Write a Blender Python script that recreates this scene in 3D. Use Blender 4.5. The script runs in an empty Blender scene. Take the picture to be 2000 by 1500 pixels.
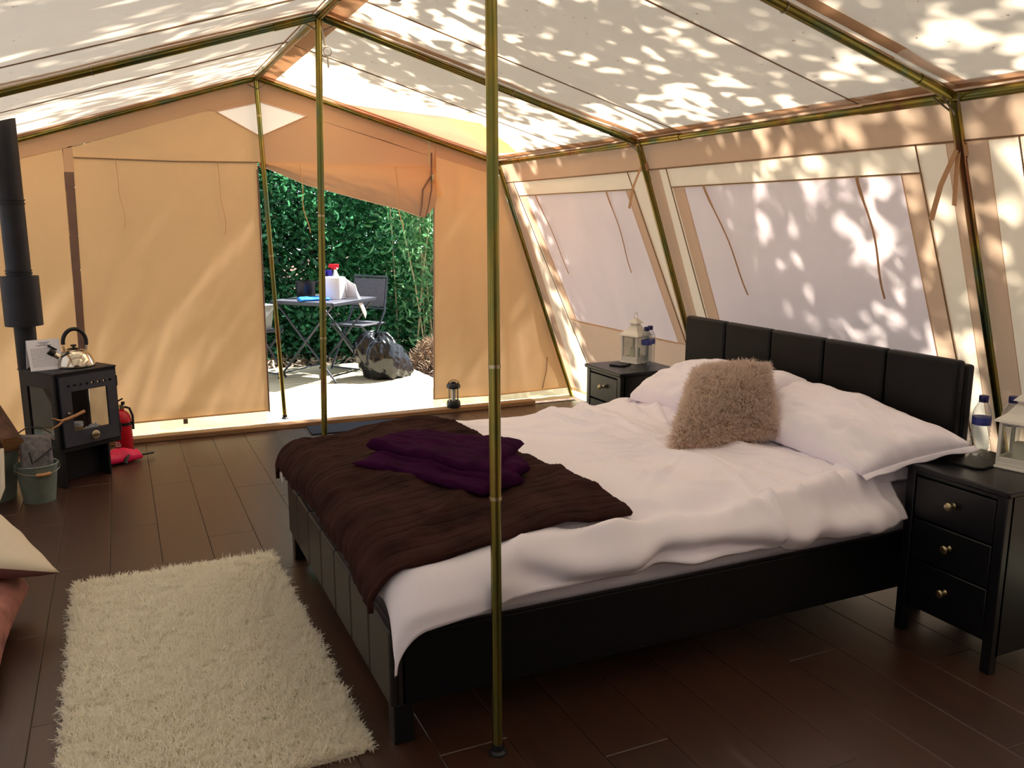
import bpy, math, random
import numpy as np
from mathutils import Vector, Matrix, Euler
random.seed(7)
RNG = np.random.default_rng(7)
SC = bpy.context.scene
COL = SC.collection
PI = math.pi

# ------------------------------------------------------------------ camera, world, sun, exposure
cam_d = bpy.data.cameras.new('camera'); cam = bpy.data.objects.new('camera', cam_d); COL.objects.link(cam)
cam_d.sensor_fit = 'HORIZONTAL'; cam_d.sensor_width = 36.0; cam_d.lens = 36.0*1676/2000; cam_d.clip_start = 0.02
PITCH, YAW = math.radians(10.875), math.radians(24.562)
cam.location = (0, 0, 1.5); cam.rotation_euler = (PI/2-PITCH, 0, -YAW)
SC.camera = cam
world = bpy.data.worlds.new('world'); SC.world = world; world.use_nodes = True
bg = world.node_tree.nodes['Background']; bg.inputs['Color'].default_value = (0.80, 0.89, 1.0, 1); bg.inputs['Strength'].default_value = 2.1
SUN_EL, SUN_AZ, SUN_E = math.radians(52), math.radians(11), 24.0
sd = bpy.data.lights.new('sun', 'SUN'); sd.energy = SUN_E; sd.angle = math.radians(0.55); sd.color = (1.0, 0.95, 0.87)
sun = bpy.data.objects.new('sun', sd); COL.objects.link(sun)
SUN_D = Vector((math.cos(SUN_EL)*math.cos(SUN_AZ), math.cos(SUN_EL)*math.sin(SUN_AZ), math.sin(SUN_EL)))
sun.rotation_euler = SUN_D.to_track_quat('Z', 'Y').to_euler(); sun.location = SUN_D*20
vs = SC.view_settings; SC.display_settings.display_device = 'sRGB'
vs.view_transform = 'Standard'; vs.look = 'None'; vs.exposure = 0.0; vs.gamma = 1.0; vs.use_curve_mapping = False
SC.cycles.max_bounces = 14; SC.cycles.diffuse_bounces = 6; SC.cycles.transmission_bounces = 8; SC.cycles.transparent_max_bounces = 16
SC.cycles.caustics_reflective = False; SC.cycles.caustics_refractive = False

# ------------------------------------------------------------------ helpers: colour, noise, materials
def lin(c):
    return tuple(((x/255)/12.92 if x/255 <= .04045 else ((x/255+.055)/1.055)**2.4) for x in c)
def vnoise(x, y, seed=0):
    x = np.asarray(x, float); y = np.asarray(y, float)
    xi = np.floor(x).astype(np.int64); yi = np.floor(y).astype(np.int64)
    fx = x-xi; fy = y-yi; fx = fx*fx*fx*(fx*(fx*6-15)+10); fy = fy*fy*fy*(fy*(fy*6-15)+10)
    def h(a, b):
        n = (a*374761393+b*668265263+seed*974634777) & 0xffffffff
        n = ((n ^ (n >> 13))*1274126177) & 0xffffffff
        return ((n ^ (n >> 16)) & 0xffff)/32767.5-1
    return (h(xi, yi)*(1-fx)+h(xi+1, yi)*fx)*(1-fy)+(h(xi, yi+1)*(1-fx)+h(xi+1, yi+1)*fx)*fy
def fbm(x, y, seed=0, o=3):
    s = 0; a = 1; f = 1
    for k in range(o):
        s = s+a*vnoise(np.asarray(x)*f, np.asarray(y)*f, seed+k*17); a *= .5; f *= 2
    return s
def nodes(name):
    m = bpy.data.materials.new(name); m.use_nodes = True; nt = m.node_tree; nt.nodes.clear()
    out = nt.nodes.new('ShaderNodeOutputMaterial'); return m, nt, out
def coord(nt, scale=(1, 1, 1), kind='Object'):
    t = nt.nodes.new('ShaderNodeTexCoord'); mp = nt.nodes.new('ShaderNodeMapping'); mp.inputs['Scale'].default_value = scale
    nt.links.new(t.outputs[kind], mp.inputs['Vector']); return mp.outputs['Vector']
def noise(nt, vec, scale, detail=3, rough=.5, dist=0):
    n = nt.nodes.new('ShaderNodeTexNoise'); n.inputs['Scale'].default_value = scale; n.inputs['Detail'].default_value = detail
    n.inputs['Roughness'].default_value = rough; n.inputs['Distortion'].default_value = dist
    nt.links.new(vec, n.inputs['Vector']); return n.outputs['Fac']
def ramp(nt, fac, stops):
    r = nt.nodes.new('ShaderNodeValToRGB'); e = r.color_ramp.elements
    while len(e) < len(stops): e.new(.5)
    for el, (p, c) in zip(e, stops): el.position = p; el.color = (*c, 1)
    nt.links.new(fac, r.inputs['Fac']); return r.outputs['Color']
def bump(nt, h, strength, dist=.01):
    b = nt.nodes.new('ShaderNodeBump'); b.inputs['Strength'].default_value = strength; b.inputs['Distance'].default_value = dist
    nt.links.new(h, b.inputs['Height']); return b.outputs['Normal']
def pbr(name, c, rough=.5, metal=0, vary=.12, scale=8, sx=(1, 1, 1), bmp=0, bscale=60, spec=.5, sheen=0, trans=0, ior=1.45, coat=0, rnd=0):
    m, nt, out = nodes(name); p = nt.nodes.new('ShaderNodeBsdfPrincipled'); nt.links.new(p.outputs[0], out.inputs[0])
    v = coord(nt, sx)
    lo = tuple(max(0, x*(1-vary)) for x in c); hi = tuple(min(1, x*(1+vary)) for x in c)
    colr = ramp(nt, noise(nt, v, scale), [(.3, lo), (.7, hi)])
    if rnd:
        oi = nt.nodes.new('ShaderNodeObjectInfo'); hs = nt.nodes.new('ShaderNodeHueSaturation')
        mr = nt.nodes.new('ShaderNodeMapRange'); mr.inputs['To Min'].default_value = 1-rnd; mr.inputs['To Max'].default_value = 1+rnd
        nt.links.new(oi.outputs['Random'], mr.inputs['Value']); nt.links.new(mr.outputs[0], hs.inputs['Value']); nt.links.new(colr, hs.inputs['Color']); colr = hs.outputs[0]
    nt.links.new(colr, p.inputs['Base Color'])
    p.inputs['Roughness'].default_value = rough; p.inputs['Metallic'].default_value = metal
    p.inputs['Specular IOR Level'].default_value = spec; p.inputs['Sheen Weight'].default_value = sheen
    p.inputs['Transmission Weight'].default_value = trans; p.inputs['IOR'].default_value = ior; p.inputs['Coat Weight'].default_value = coat
    if bmp: nt.links.new(bump(nt, noise(nt, v, bscale, 4), bmp), p.inputs['Normal'])
    return m
def canvas(name, refl, trans, weave=.15, wr=.25, stain=0):
    """woven cloth: diffuse on the lit side, translucent from behind"""
    m, nt, out = nodes(name); d = nt.nodes.new('ShaderNodeBsdfDiffuse'); t = nt.nodes.new('ShaderNodeBsdfTranslucent'); a = nt.nodes.new('ShaderNodeAddShader')
    v = coord(nt)
    n1 = noise(nt, v, 2.2, 4, .6, .4); n2 = noise(nt, v, 420, 2)
    mx = nt.nodes.new('ShaderNodeMath'); mx.operation = 'MULTIPLY_ADD'; mx.inputs[1].default_value = weave; nt.links.new(n2, mx.inputs[0]); nt.links.new(n1, mx.inputs[2])
    b = bump(nt, mx.outputs[0], wr, .02)
    for s, c in ((d, refl), (t, trans)):
        st = [(.25, tuple(x*.93 for x in c)), (.7, c)]
        cc = ramp(nt, n1, st)
        if stain:
            sp = noise(nt, v, 34, 2, .5)
            cc2 = ramp(nt, sp, [(.262, (.35, .3, .25)), (.275, (1, 1, 1))])
            mu = nt.nodes.new('ShaderNodeMixRGB'); mu.blend_type = 'MULTIPLY'; mu.inputs[0].default_value = stain
            nt.links.new(cc, mu.inputs[1]); nt.links.new(cc2, mu.inputs[2]); cc = mu.outputs[0]
        nt.links.new(cc, s.inputs['Color']); nt.links.new(b, s.inputs['Normal'])
    nt.links.new(d.outputs[0], a.inputs[0]); nt.links.new(t.outputs[0], a.inputs[1]); nt.links.new(a.outputs[0], out.inputs[0]); return m
def pane(name, tint=(.95, .97, .97), gloss=.12, pwr=4):
    m, nt, out = nodes(name); g = nt.nodes.new('ShaderNodeBsdfGlossy'); t = nt.nodes.new('ShaderNodeBsdfTransparent'); x = nt.nodes.new('ShaderNodeMixShader')
    fr = nt.nodes.new('ShaderNodeLayerWeight'); pw = nt.nodes.new('ShaderNodeMath'); pw.operation = 'POWER'; pw.inputs[1].default_value = pwr; nt.links.new(fr.outputs['Facing'], pw.inputs[0])
    ma = nt.nodes.new('ShaderNodeMath'); ma.operation = 'MULTIPLY_ADD'; ma.inputs[1].default_value = gloss; ma.inputs[2].default_value = .035; nt.links.new(pw.outputs[0], ma.inputs[0])
    ns = noise(nt, coord(nt), 6, 3); cr = ramp(nt, ns, [(.3, tuple(c*.9 for c in tint)), (.7, tint)]); nt.links.new(cr, t.inputs['Color'])
    g.inputs['Roughness'].default_value = .03
    nt.links.new(ma.outputs[0], x.inputs[0]); nt.links.new(t.outputs[0], x.inputs[1]); nt.links.new(g.outputs[0], x.inputs[2]); nt.links.new(x.outputs[0], out.inputs[0]); return m
def leafmat(name, c, tr=.35, rnd=.4, gloss=.35):
    m, nt, out = nodes(name); p = nt.nodes.new('ShaderNodeBsdfPrincipled'); t = nt.nodes.new('ShaderNodeBsdfTranslucent'); x = nt.nodes.new('ShaderNodeMixShader')
    g = nt.nodes.new('ShaderNodeNewGeometry')
    cr = ramp(nt, g.outputs['Random Per Island'], [(0, tuple(k*(1-rnd) for k in c)), (1, tuple(min(1, k*(1+rnd)) for k in c))])
    nt.links.new(cr, p.inputs['Base Color']); nt.links.new(cr, t.inputs['Color']); p.inputs['Roughness'].default_value = gloss; x.inputs[0].default_value = tr
    nt.links.new(p.outputs[0], x.inputs[1]); nt.links.new(t.outputs[0], x.inputs[2]); nt.links.new(x.outputs[0], out.inputs[0]); return m
def zincmat(name):
    """yellow-passivated steel tube with its faint rainbow tarnish"""
    m, nt, out = nodes(name); p = nt.nodes.new('ShaderNodeBsdfPrincipled'); nt.links.new(p.outputs[0], out.inputs[0])
    v = coord(nt, (2.2, 2.2, 1.1)); n = noise(nt, v, 2.0, 3, .6, .6)
    c = ramp(nt, n, [(.28, lin((136, 96, 76))), (.42, lin((150, 132, 66))), (.55, lin((122, 124, 70))), (.68, lin((100, 122, 100))), (.8, lin((134, 104, 92)))])
    nt.links.new(c, p.inputs['Base Color']); p.inputs['Metallic'].default_value = 1; p.inputs['Roughness'].default_value = .3; return m
def woodmat(name, a, b, rough=.5, sx=(3, 40, 40), rnd=.15, bmp=.15):
    m, nt, out = nodes(name); p = nt.nodes.new('ShaderNodeBsdfPrincipled'); nt.links.new(p.outputs[0], out.inputs[0])
    v = coord(nt, sx); n = noise(nt, v, 1.0, 5, .6, .8)
    c = ramp(nt, n, [(.25, a), (.75, b)])
    oi = nt.nodes.new('ShaderNodeObjectInfo'); hs = nt.nodes.new('ShaderNodeHueSaturation'); mr = nt.nodes.new('ShaderNodeMapRange')
    mr.inputs['To Min'].default_value = 1-rnd; mr.inputs['To Max'].default_value = 1+rnd
    nt.links.new(oi.outputs['Random'], mr.inputs['Value']); nt.links.new(mr.outputs[0], hs.inputs['Value']); nt.links.new(c, hs.inputs['Color'])
    nt.links.new(hs.outputs[0], p.inputs['Base Color']); p.inputs['Roughness'].default_value = rough
    if bmp: nt.links.new(bump(nt, n, bmp, .004), p.inputs['Normal'])
    return m

M = {}
M['roof'] = canvas('roof_canvas', lin((226, 214, 198)), (.345, .288, .222), stain=.7)
M['cream'] = canvas('cream_canvas', lin((214, 200, 176)), (.31, .262, .192))
M['tan'] = canvas('tan_canvas', lin((196, 156, 106)), (.165, .112, .066))
M['tan2'] = canvas('tan_canvas_double', lin((180, 136, 96)), (.126, .084, .053))
M['tape'] = canvas('tan_tape', lin((186, 150, 116)), (.20, .14, .092))
M['lilac'] = canvas('pale_curtain', lin((216, 204, 202)), (.25, .212, .200))
M['wnear'] = canvas('painted_shade_canvas', lin((90, 70, 50)), (.03, .02, .012))  # rear gable only: shade put into the cloth colour to dim the near end
M['fill_mesh'] = canvas('fill_light_mesh', lin((150, 145, 138)), (.66, .63, .60))  # unseen left windows: made-up sheer cloth, added to let more light in
M['mud'] = canvas('mud_flap', lin((140, 138, 118)), (.66, .64, .46))
M['cord'] = canvas('cord', lin((150, 125, 100)), (.05, .04, .03))
M['zip'] = pbr('zip_tape', lin((120, 92, 80)), .8)
M['zinc'] = zincmat('yellow_zinc_tube')
M['steel'] = pbr('steel', lin((170, 165, 150)), .3, 1)
M['plank'] = woodmat('dark_laminate', lin((48, 26, 16)), lin((68, 40, 26)), .40, (26, 2.2, 26), .12, .03)
M['plank'].node_tree.nodes['Principled BSDF'].inputs['Specular IOR Level'].default_value = .95
M['sub'] = pbr('subfloor', lin((40, 26, 20)), .8)
M['batten'] = woodmat('batten_wood', lin((120, 86, 56)), lin((168, 128, 86)), .6, (3, 40, 40))
M['deck'] = woodmat('deck_wood', lin((150, 140, 118)), lin((198, 188, 160)), .75, (2, 34, 34), .12)
M['mulch'] = pbr('mulch', lin((92, 72, 60)), .95, 0, .5, 14, bmp=.8, bscale=30)
M['chip'] = pbr('bark_chip', lin((170, 146, 124)), .9, 0, .4, 30)
M['black'] = pbr('black_leather', lin((13, 13, 17)), .45, 0, .15, 6, bmp=.12, bscale=260, spec=.3)
M['footlea'] = pbr('dark_brown_leather', lin((34, 30, 30)), .45, 0, .15, 6, bmp=.12, bscale=260)
M['blackwood'] = pbr('black_painted_wood', lin((15, 16, 21)), .32, 0, .15, 4, (1, 1, 12), .04, 40)
M['white'] = pbr('white_cotton', lin((249, 243, 253)), .9, 0, .015, 5, bmp=.05, bscale=500, sheen=.15)
M['throw'] = pbr('brown_plush', lin((52, 31, 28)), .8, 0, .4, 9, bmp=.4, bscale=130, spec=.06)
M['purple'] = pbr('plum_fleece', lin((50, 12, 46)), .95, 0, .25, 14, bmp=.2, bscale=300, spec=.05)
M['fur'] = pbr('fur_base', lin((170, 142, 118)), .9)
M['furs'] = leafmat('fur_strand', lin((230, 216, 206)), .6, .2, .6)
M['rugb'] = pbr('rug_backing', lin((236, 228, 206)), .95)
M['rugs'] = leafmat('rug_strand', lin((254, 250, 240)), .65, .03, .7)
M['stove'] = pbr('stove_black', lin((36, 36, 42)), .5, .4, .15, 10, bmp=.06, bscale=300)
M['stoved'] = pbr('stove_door_grey', lin((74, 76, 88)), .45, .4, .12, 10, bmp=.04, bscale=300)
M['pane'] = pane('stove_glass', (.93, .945, .96), .3)
M['lpane'] = pane('lantern_glass')
M['chrome'] = pbr('polished_steel', lin((205, 195, 178)), .1, 1, .05)
M['blackpl'] = pbr('black_plastic', lin((24, 24, 28)), .4)
M['red'] = pbr('red_enamel', lin((190, 22, 40)), .3, 0, .06)
M['pink'] = pbr('pinkred_vinyl', lin((226, 24, 88)), .45, 0, .1, 10, bmp=.2, bscale=20)
M['paper'] = pbr('paper', lin((232, 230, 236)), .8, 0, .02)
M['ink'] = pbr('printed_ink', lin((128, 126, 136)), .8)
M['labelw'] = pbr('label_white', lin((232, 228, 224)), .6)
M['bucket'] = pbr('galvanised_green', lin((126, 140, 132)), .5, .45, .14, 12)
M['handle'] = woodmat('handle_wood', lin((176, 128, 86)), lin((208, 162, 116)), .5, (20, 20, 4))
M['logbark'] = pbr('log_bark', lin((86, 62, 48)), .95, 0, .4, 16, bmp=.7, bscale=24)
M['logface'] = woodmat('split_wood', lin((150, 104, 66)), lin((196, 152, 104)), .8, (4, 30, 30), .25, .3)
M['antler'] = pbr('antler', lin((176, 126, 84)), .5, 0, .25, 14)
M['glove'] = pbr('grey_quilted_cloth', lin((120, 116, 118)), .9, 0, .15, 30, bmp=.3, bscale=90)
M['brass'] = pbr('aged_brass', lin((186, 172, 140)), .3, 1)
M['lantern'] = pbr('white_painted_tin', lin((226, 222, 212)), .5, 0, .04)
M['candle'] = pbr('wax', lin((232, 226, 206)), .6)
M['water'] = pane('clear_bottle', (.90, .93, .95), 1.0, 2.4)
M['cap'] = pbr('navy_cap', lin((32, 30, 96)), .4)
M['blabel'] = pbr('blue_label', lin((60, 66, 140)), .4, 0, .35, 40)
M['slate'] = pbr('black_slate', lin((22, 20, 24)), .45)
M['mat'] = pbr('navy_mat', lin((30, 36, 52)), .95, 0, .2, 60, bmp=.4, bscale=200)
M['pinkcloth'] = pbr('pink_print_cloth', lin((158, 106, 98)), .9, 0, .42, 13, bmp=.3, bscale=40)
M['mauve'] = pbr('mauve_cloth', lin((112, 72, 74)), .9, 0, .15, 9, bmp=.1, bscale=300)
M['creamcloth'] = pbr('cream_cloth', lin((226, 214, 192)), .9, 0, .04, 9, bmp=.1, bscale=300)
M['rattan'] = pbr('grey_rattan', lin((74, 74, 84)), .55, 0, .3, 60, bmp=.4, bscale=120)
M['tubes'] = pbr('grey_painted_steel', lin((62, 66, 76)), .35, .5)
M['bag'] = pbr('black_bin_bag', lin((14, 15, 20)), .16, 0, .2, 6, bmp=.35, bscale=14, spec=.7)
M['blue'] = pbr('blue_cloth', lin((22, 120, 220)), .7, 0, .12, 20)
M['tub'] = pbr('clear_plastic_tub', lin((214, 226, 236)), .3, 0, .05, trans=.55)
M['violet'] = pbr('blue_violet_cap', lin((44, 30, 150)), .4)
M['orange'] = pbr('orange_label', lin((240, 160, 60)), .5)
M['bottlew'] = pbr('white_plastic', lin((226, 230, 226)), .4)
M['bark'] = pbr('tree_bark', lin((84, 72, 60)), .95, 0, .3, 12, (1, 1, .3), .6, 20)
M['ivy'] = leafmat('ivy_leaf', (.07, .27, .12), .5, .65, .12)
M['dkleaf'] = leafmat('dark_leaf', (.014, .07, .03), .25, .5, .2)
M['bamboo'] = leafmat('bamboo_leaf', (.2, .45, .2), .4, .5, .3)
M['cane'] = pbr('cane', lin((190, 178, 140)), .5, 0, .2, 20)
M['bigleaf'] = leafmat('broad_leaf', (.06, .26, .05), .45, .35, .3)
M['treeleaf'] = leafmat('tree_leaf', (.05, .14, .04), .3, .4, .4)

# ------------------------------------------------------------------ helpers: meshes and things
def tag(o, label=None, cat=None, group=None, kind=None):
    if label: o['label'] = label
    if cat: o['category'] = cat
    if group: o['group'] = group
    if kind: o['kind'] = kind
    return o
def thing(name, label, cat, loc=(0, 0, 0), rz=0, group=None):
    o = bpy.data.objects.new(name, None); COL.objects.link(o); o.empty_display_size = .05
    o.location = loc; o.rotation_euler = (0, 0, rz); return tag(o, label, cat, group)
def setting(name):
    o = bpy.data.objects.new(name, None); COL.objects.link(o); o.empty_display_size = .05; o['kind'] = 'structure'; return o
def mesh(name, V, F, mat, parent=None, smooth=True, angle=40, bevel=0, seg=2, solid=0, sub=0, kind=None, base=True, loops=None):
    me = bpy.data.meshes.new(name); V = np.asarray(V, float).reshape(-1, 3)
    org = np.zeros(3)
    if parent is None and base and len(V):
        org = np.array([(V[:, 0].min()+V[:, 0].max())/2, (V[:, 1].min()+V[:, 1].max())/2, V[:, 2].min()])
    V = V-org
    if isinstance(F, np.ndarray):
        k = F.shape[1]; me.vertices.add(len(V)); me.vertices.foreach_set('co', V.ravel())
        me.loops.add(F.size); me.loops.foreach_set('vertex_index', F.ravel().astype(np.int32))
        me.polygons.add(len(F)); me.polygons.foreach_set('loop_start', np.arange(0, F.size, k, dtype=np.int32))
        me.update(calc_edges=True); me.validate()
    else:
        me.from_pydata([tuple(v) for v in V], [], F); me.update()
    if smooth:
        me.polygons.foreach_set('use_smooth', np.ones(len(me.polygons), bool))
        if angle < 180: me.set_sharp_from_angle(angle=math.radians(angle))
    me.materials.append(mat)
    o = bpy.data.objects.new(name, me); COL.objects.link(o); o.location = org
    if parent is not None: o.parent = parent
    if bevel:
        b = o.modifiers.new('bevel', 'BEVEL'); b.width = bevel; b.segments = seg; b.limit_method = 'ANGLE'; b.angle_limit = math.radians(35)
    if solid:
        s = o.modifiers.new('solid', 'SOLIDIFY'); s.thickness = solid; s.offset = 0
    if sub:
        s = o.modifiers.new('sub', 'SUBSURF'); s.levels = sub; s.render_levels = sub
    if kind: o['kind'] = kind
    return o
class MB:
    def __init__(s): s.v = []; s.f = []
    def add(s, V, F):
        n = len(s.v); s.v += [tuple(v) for v in V]; s.f += [tuple(i+n for i in f) for f in F]; return s
    def box(s, c, d, rz=0, rx=0, ry=0):
        R = Euler((rx, ry, rz)).to_matrix(); x, y, z = d[0]/2, d[1]/2, d[2]/2
        V = [Vector(c)+R@Vector(p) for p in ((-x, -y, -z), (x, -y, -z), (x, y, -z), (-x, y, -z), (-x, -y, z), (x, -y, z), (x, y, z), (-x, y, z))]
        return s.add(V, [(0, 3, 2, 1), (4, 5, 6, 7), (0, 1, 5, 4), (1, 2, 6, 5), (2, 3, 7, 6), (3, 0, 4, 7)])
    def b2(s, lo, hi):
        return s.box([(a+b)/2 for a, b in zip(lo, hi)], [b-a for a, b in zip(lo, hi)])
    def tube(s, pts, r, n=10, cap=True, flat=1.0):
        pts = [Vector(p) for p in pts]; rs = r if isinstance(r, (list, tuple)) else [r]*len(pts)
        V = []; F = []; prev = None
        for i, p in enumerate(pts):
            t = (pts[min(i+1, len(pts)-1)]-pts[max(i-1, 0)]).normalized()
            if prev is None:
                a = Vector((0, 0, 1)) if abs(t.z) < .9 else Vector((1, 0, 0)); u = t.cross(a).normalized()
            else: u = (prev-t*prev.dot(t)).normalized()
            prev = u; w = t.cross(u)
            for k in range(n):
                an = 2*PI*k/n; V.append(p+(u*math.cos(an)+w*math.sin(an)*flat)*rs[i])
        for i in range(len(pts)-1):
            for k in range(n):
                F.append((i*n+k, i*n+(k+1) % n, (i+1)*n+(k+1) % n, (i+1)*n+k))
        if cap: F.append(tuple(range(n-1, -1, -1))); F.append(tuple((len(pts)-1)*n+k for k in range(n)))
        return s.add(V, F)
    def lathe(s, prof, n=24, c=(0, 0, 0)):
        V = []; F = []
        for r, z in prof:
            for k in range(n):
                a = 2*PI*k/n; V.append((c[0]+r*math.cos(a), c[1]+r*math.sin(a), c[2]+z))
        m = len(prof)
        for i in range(m-1):
            for k in range(n): F.append((i*n+k, i*n+(k+1) % n, (i+1)*n+(k+1) % n, (i+1)*n+k))
        if prof[0][0] > 0: F.append(tuple(range(n-1, -1, -1)))
        if prof[-1][0] > 0: F.append(tuple((m-1)*n+k for k in range(n)))
        return s.add(V, F)
    def prism(s, poly, z0, z1):
        n = len(poly); V = [(x, y, z0) for x, y in poly]+[(x, y, z1) for x, y in poly]
        return s.add(V, [tuple(range(n-1, -1, -1)), tuple(range(n, 2*n))]+[(k, (k+1) % n, n+(k+1) % n, n+k) for k in range(n)])
    def build(s, name, mat, parent=None, **k): return mesh(name, s.v, s.f, mat, parent, **k)
def gridF(n, m, wrap=False):
    i, j = np.meshgrid(np.arange(n-1), np.arange(m-1), indexing='ij')
    a = (i*m+j).ravel(); return np.stack([a, a+m, a+m+1, a+1], 1)
def sheet(name, P, mat, parent=None, **k):
    n, m = P.shape[:2]; return mesh(name, P.reshape(-1, 3), gridF(n, m), mat, parent, angle=180, **k)
def quadsheet(name, c, mat, parent=None, n=30, m=30, amp=.0, fx=3, fy=1, seed=0, normal=(0, 0, 1), fix=True, solid=0, shear=.0):
    """cloth stretched between four corners c00,c10,c11,c01 with soft folds"""
    c = [np.array(p, float) for p in c]; u = np.linspace(0, 1, n)[:, None, None]; v = np.linspace(0, 1, m)[None, :, None]
    P = c[0]*(1-u)*(1-v)+c[1]*u*(1-v)+c[2]*u*v+c[3]*(1-u)*v
    if amp:
        d = fbm(u[..., 0]*fx+shear*v[..., 0]*fx, v[..., 0]*fy, seed)
        e = np.minimum(1, 8*np.minimum(np.minimum(u, 1-u), np.minimum(v, 1-v)))[..., 0] if fix else 1
        P = P+(d*amp*e)[..., None]*np.array(normal)
    return sheet(name, P, mat, parent, solid=solid)
def pillow(name, c, up, dn, mat, parent=None, n=36, ex=.42, pinch=.06, amp=.006, f=3, seed=0, nrm=None, power=2, sag=None):
    c = [np.array(p, float) for p in c]; t = np.linspace(-1, 1, n); u, v = np.meshgrid(t, t, indexing='ij')
    us = u*(1-pinch*(1-v**2)); vs_ = v*(1-pinch*(1-u**2)); a, b = (us+1)/2, (vs_+1)/2; a = a[..., None]; b = b[..., None]
    P = c[0]*(1-a)*(1-b)+c[1]*a*(1-b)+c[2]*a*b+c[3]*(1-a)*b
    N = np.cross(c[1]-c[0], c[3]-c[0]); N = N/np.linalg.norm(N)
    if nrm is not None: N = np.array(nrm, float)/np.linalg.norm(nrm)
    h = ((1-np.abs(u)**power)*(1-np.abs(v)**power)).clip(0)**ex
    w = fbm((u+3)*f, (v+5)*f, seed)+.8*(1-np.abs(vnoise((u+v+9)*f*.9, (u-v+9)*f*.35, seed+5)))*(np.maximum(np.abs(u), np.abs(v)))
    T = P+(h*up+amp*w*h**.5)[..., None]*N; B = P-(h*dn+amp*.7*w*h)[..., None]*N
    if sag is not None: T = sag(T); B = sag(B)
    F1 = gridF(n, n); idx = np.arange(n*n).reshape(n, n); mp = idx+n*n
    border = np.zeros((n, n), bool); border[0] = border[-1] = True; border[:, 0] = border[:, -1] = True
    mp = np.where(border, idx, mp); F2 = mp.ravel()[F1][:, ::-1]
    V = np.concatenate([T.reshape(-1, 3), B.reshape(-1, 3)]); o = mesh(name, V, np.concatenate([F1, F2]), mat, parent, angle=180)
    return o, T, B
def strands(base, nrm, L, W, mat, name, parent, lean=.5, rng=RNG, kind='stuff', seg2=True, curl=.5):
    """tapered pile or fur strands, two bends each"""
    n = len(base); L = L[:, None]
    r1 = rng.normal(size=(n, 3)); d1 = nrm+r1*lean; d1 /= np.linalg.norm(d1, axis=1)[:, None]
    d2 = d1+rng.normal(size=(n, 3))*curl; d2 /= np.linalg.norm(d2, axis=1)[:, None]
    s = np.cross(d1, rng.normal(size=(n, 3))); s /= np.linalg.norm(s, axis=1)[:, None]; s = s*W
    p0, p1 = base, base+d1*L*.55; p2 = p1+d2*L*.45
    V = np.stack([p0-s, p0+s, p1-s*.9, p1+s*.9, p2-s*.35, p2+s*.35], 1).reshape(-1, 3)
    k = np.arange(n)[:, None]*6; F = np.concatenate([k+np.array([[0, 1, 3, 2]]), k+np.array([[2, 3, 5, 4]])]).astype(np.int32)
    return mesh(name, V, F, mat, parent, angle=180, kind=kind, base=False)
def leaves(P, size, mat, name, parent, rng=RNG, up=.5, aspect=.62, kind='stuff', narrow=False):
    n = len(P); N = rng.normal(size=(n, 3)); N[:, 2] = np.abs(N[:, 2])+up; N /= np.linalg.norm(N, axis=1)[:, None]
    a = np.cross(N, rng.normal(size=(n, 3))); a /= np.linalg.norm(a, axis=1)[:, None]; b = np.cross(N, a)
    sz = (size*rng.uniform(.6, 1.35, n))[:, None]; a = a*sz; b = b*sz*aspect; d = N*sz*.16
    V = np.stack([P-a*.5, P-a*.12+b*.5-d, P+a*.28+b*.34-d, P+a*.62, P+a*.28-b*.34-d, P-a*.12-b*.5-d], 1).reshape(-1, 3)
    k = np.arange(n)[:, None]*6; F = np.concatenate([k+np.array([[0, 3, 2, 1]]), k+np.array([[0, 5, 4, 3]])]).astype(np.int32)
    return mesh(name, V, F, mat, parent, smooth=False, kind=kind, base=False)
def copy_tree(o, parent=None):
    c = o.copy(); COL.objects.link(c)
    if parent is not None: c.parent = parent
    for ch in list(o.children): copy_tree(ch, c)
    return c

# ------------------------------------------------------------------ the tent: dimensions
XR, ZR, XE, ZE, XB = .97, 2.45, 2.78, 1.93, 3.47
XEL, ZEL, XBL = -.82, 1.885, -1.52
FR = [6.35, 4.34, 2.27, .2, -1.87]

# ---- floor: sub-floor and single planks
fl = setting('floor')
MB().b2((-1.5, -1.95, -.06), (3.46, 6.30, -.011)).build('subfloor', M['sub'], fl)
pm = {}
for i in range(24):
    x = -.13+.214*(i-6)+.107; y1 = 6.205; k = 0
    first = [.45, 1.05, .75, 1.29, .25, .9][i % 6]
    while y1 > -1.9:
        L = first if k == 0 else 1.29; L = min(L, y1+1.9); y0 = y1-L; key = round(L, 3)
        if L > .03:
            if key not in pm:
                w = .1066; b = .0022; h = L/2-.0006
                V = [(-w, -h, -.011), (w, -h, -.011), (w, h, -.011), (-w, h, -.011), (-w, -h, -b), (w, -h, -b), (w, h, -b), (-w, h, -b),
                     (-w+b, -h+b, 0), (w-b, -h+b, 0), (w-b, h-b, 0), (-w+b, h-b, 0)]
                F = [(0, 3, 2, 1), (8, 9, 10, 11)]+[(a, (a+1) % 4, 4+(a+1) % 4, 4+a) for a in range(4)]+[(4+a, 4+(a+1) % 4, 8+(a+1) % 4, 8+a) for a in range(4)]
                o = mesh('floorboard', V, F, M['plank'], fl, smooth=False); pm[key] = o
            else:
                o = pm[key].copy(); COL.objects.link(o); o.parent = fl
            o.location = (x, (y0+y1)/2, 0)
        y1 = y0; k += 1

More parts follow.
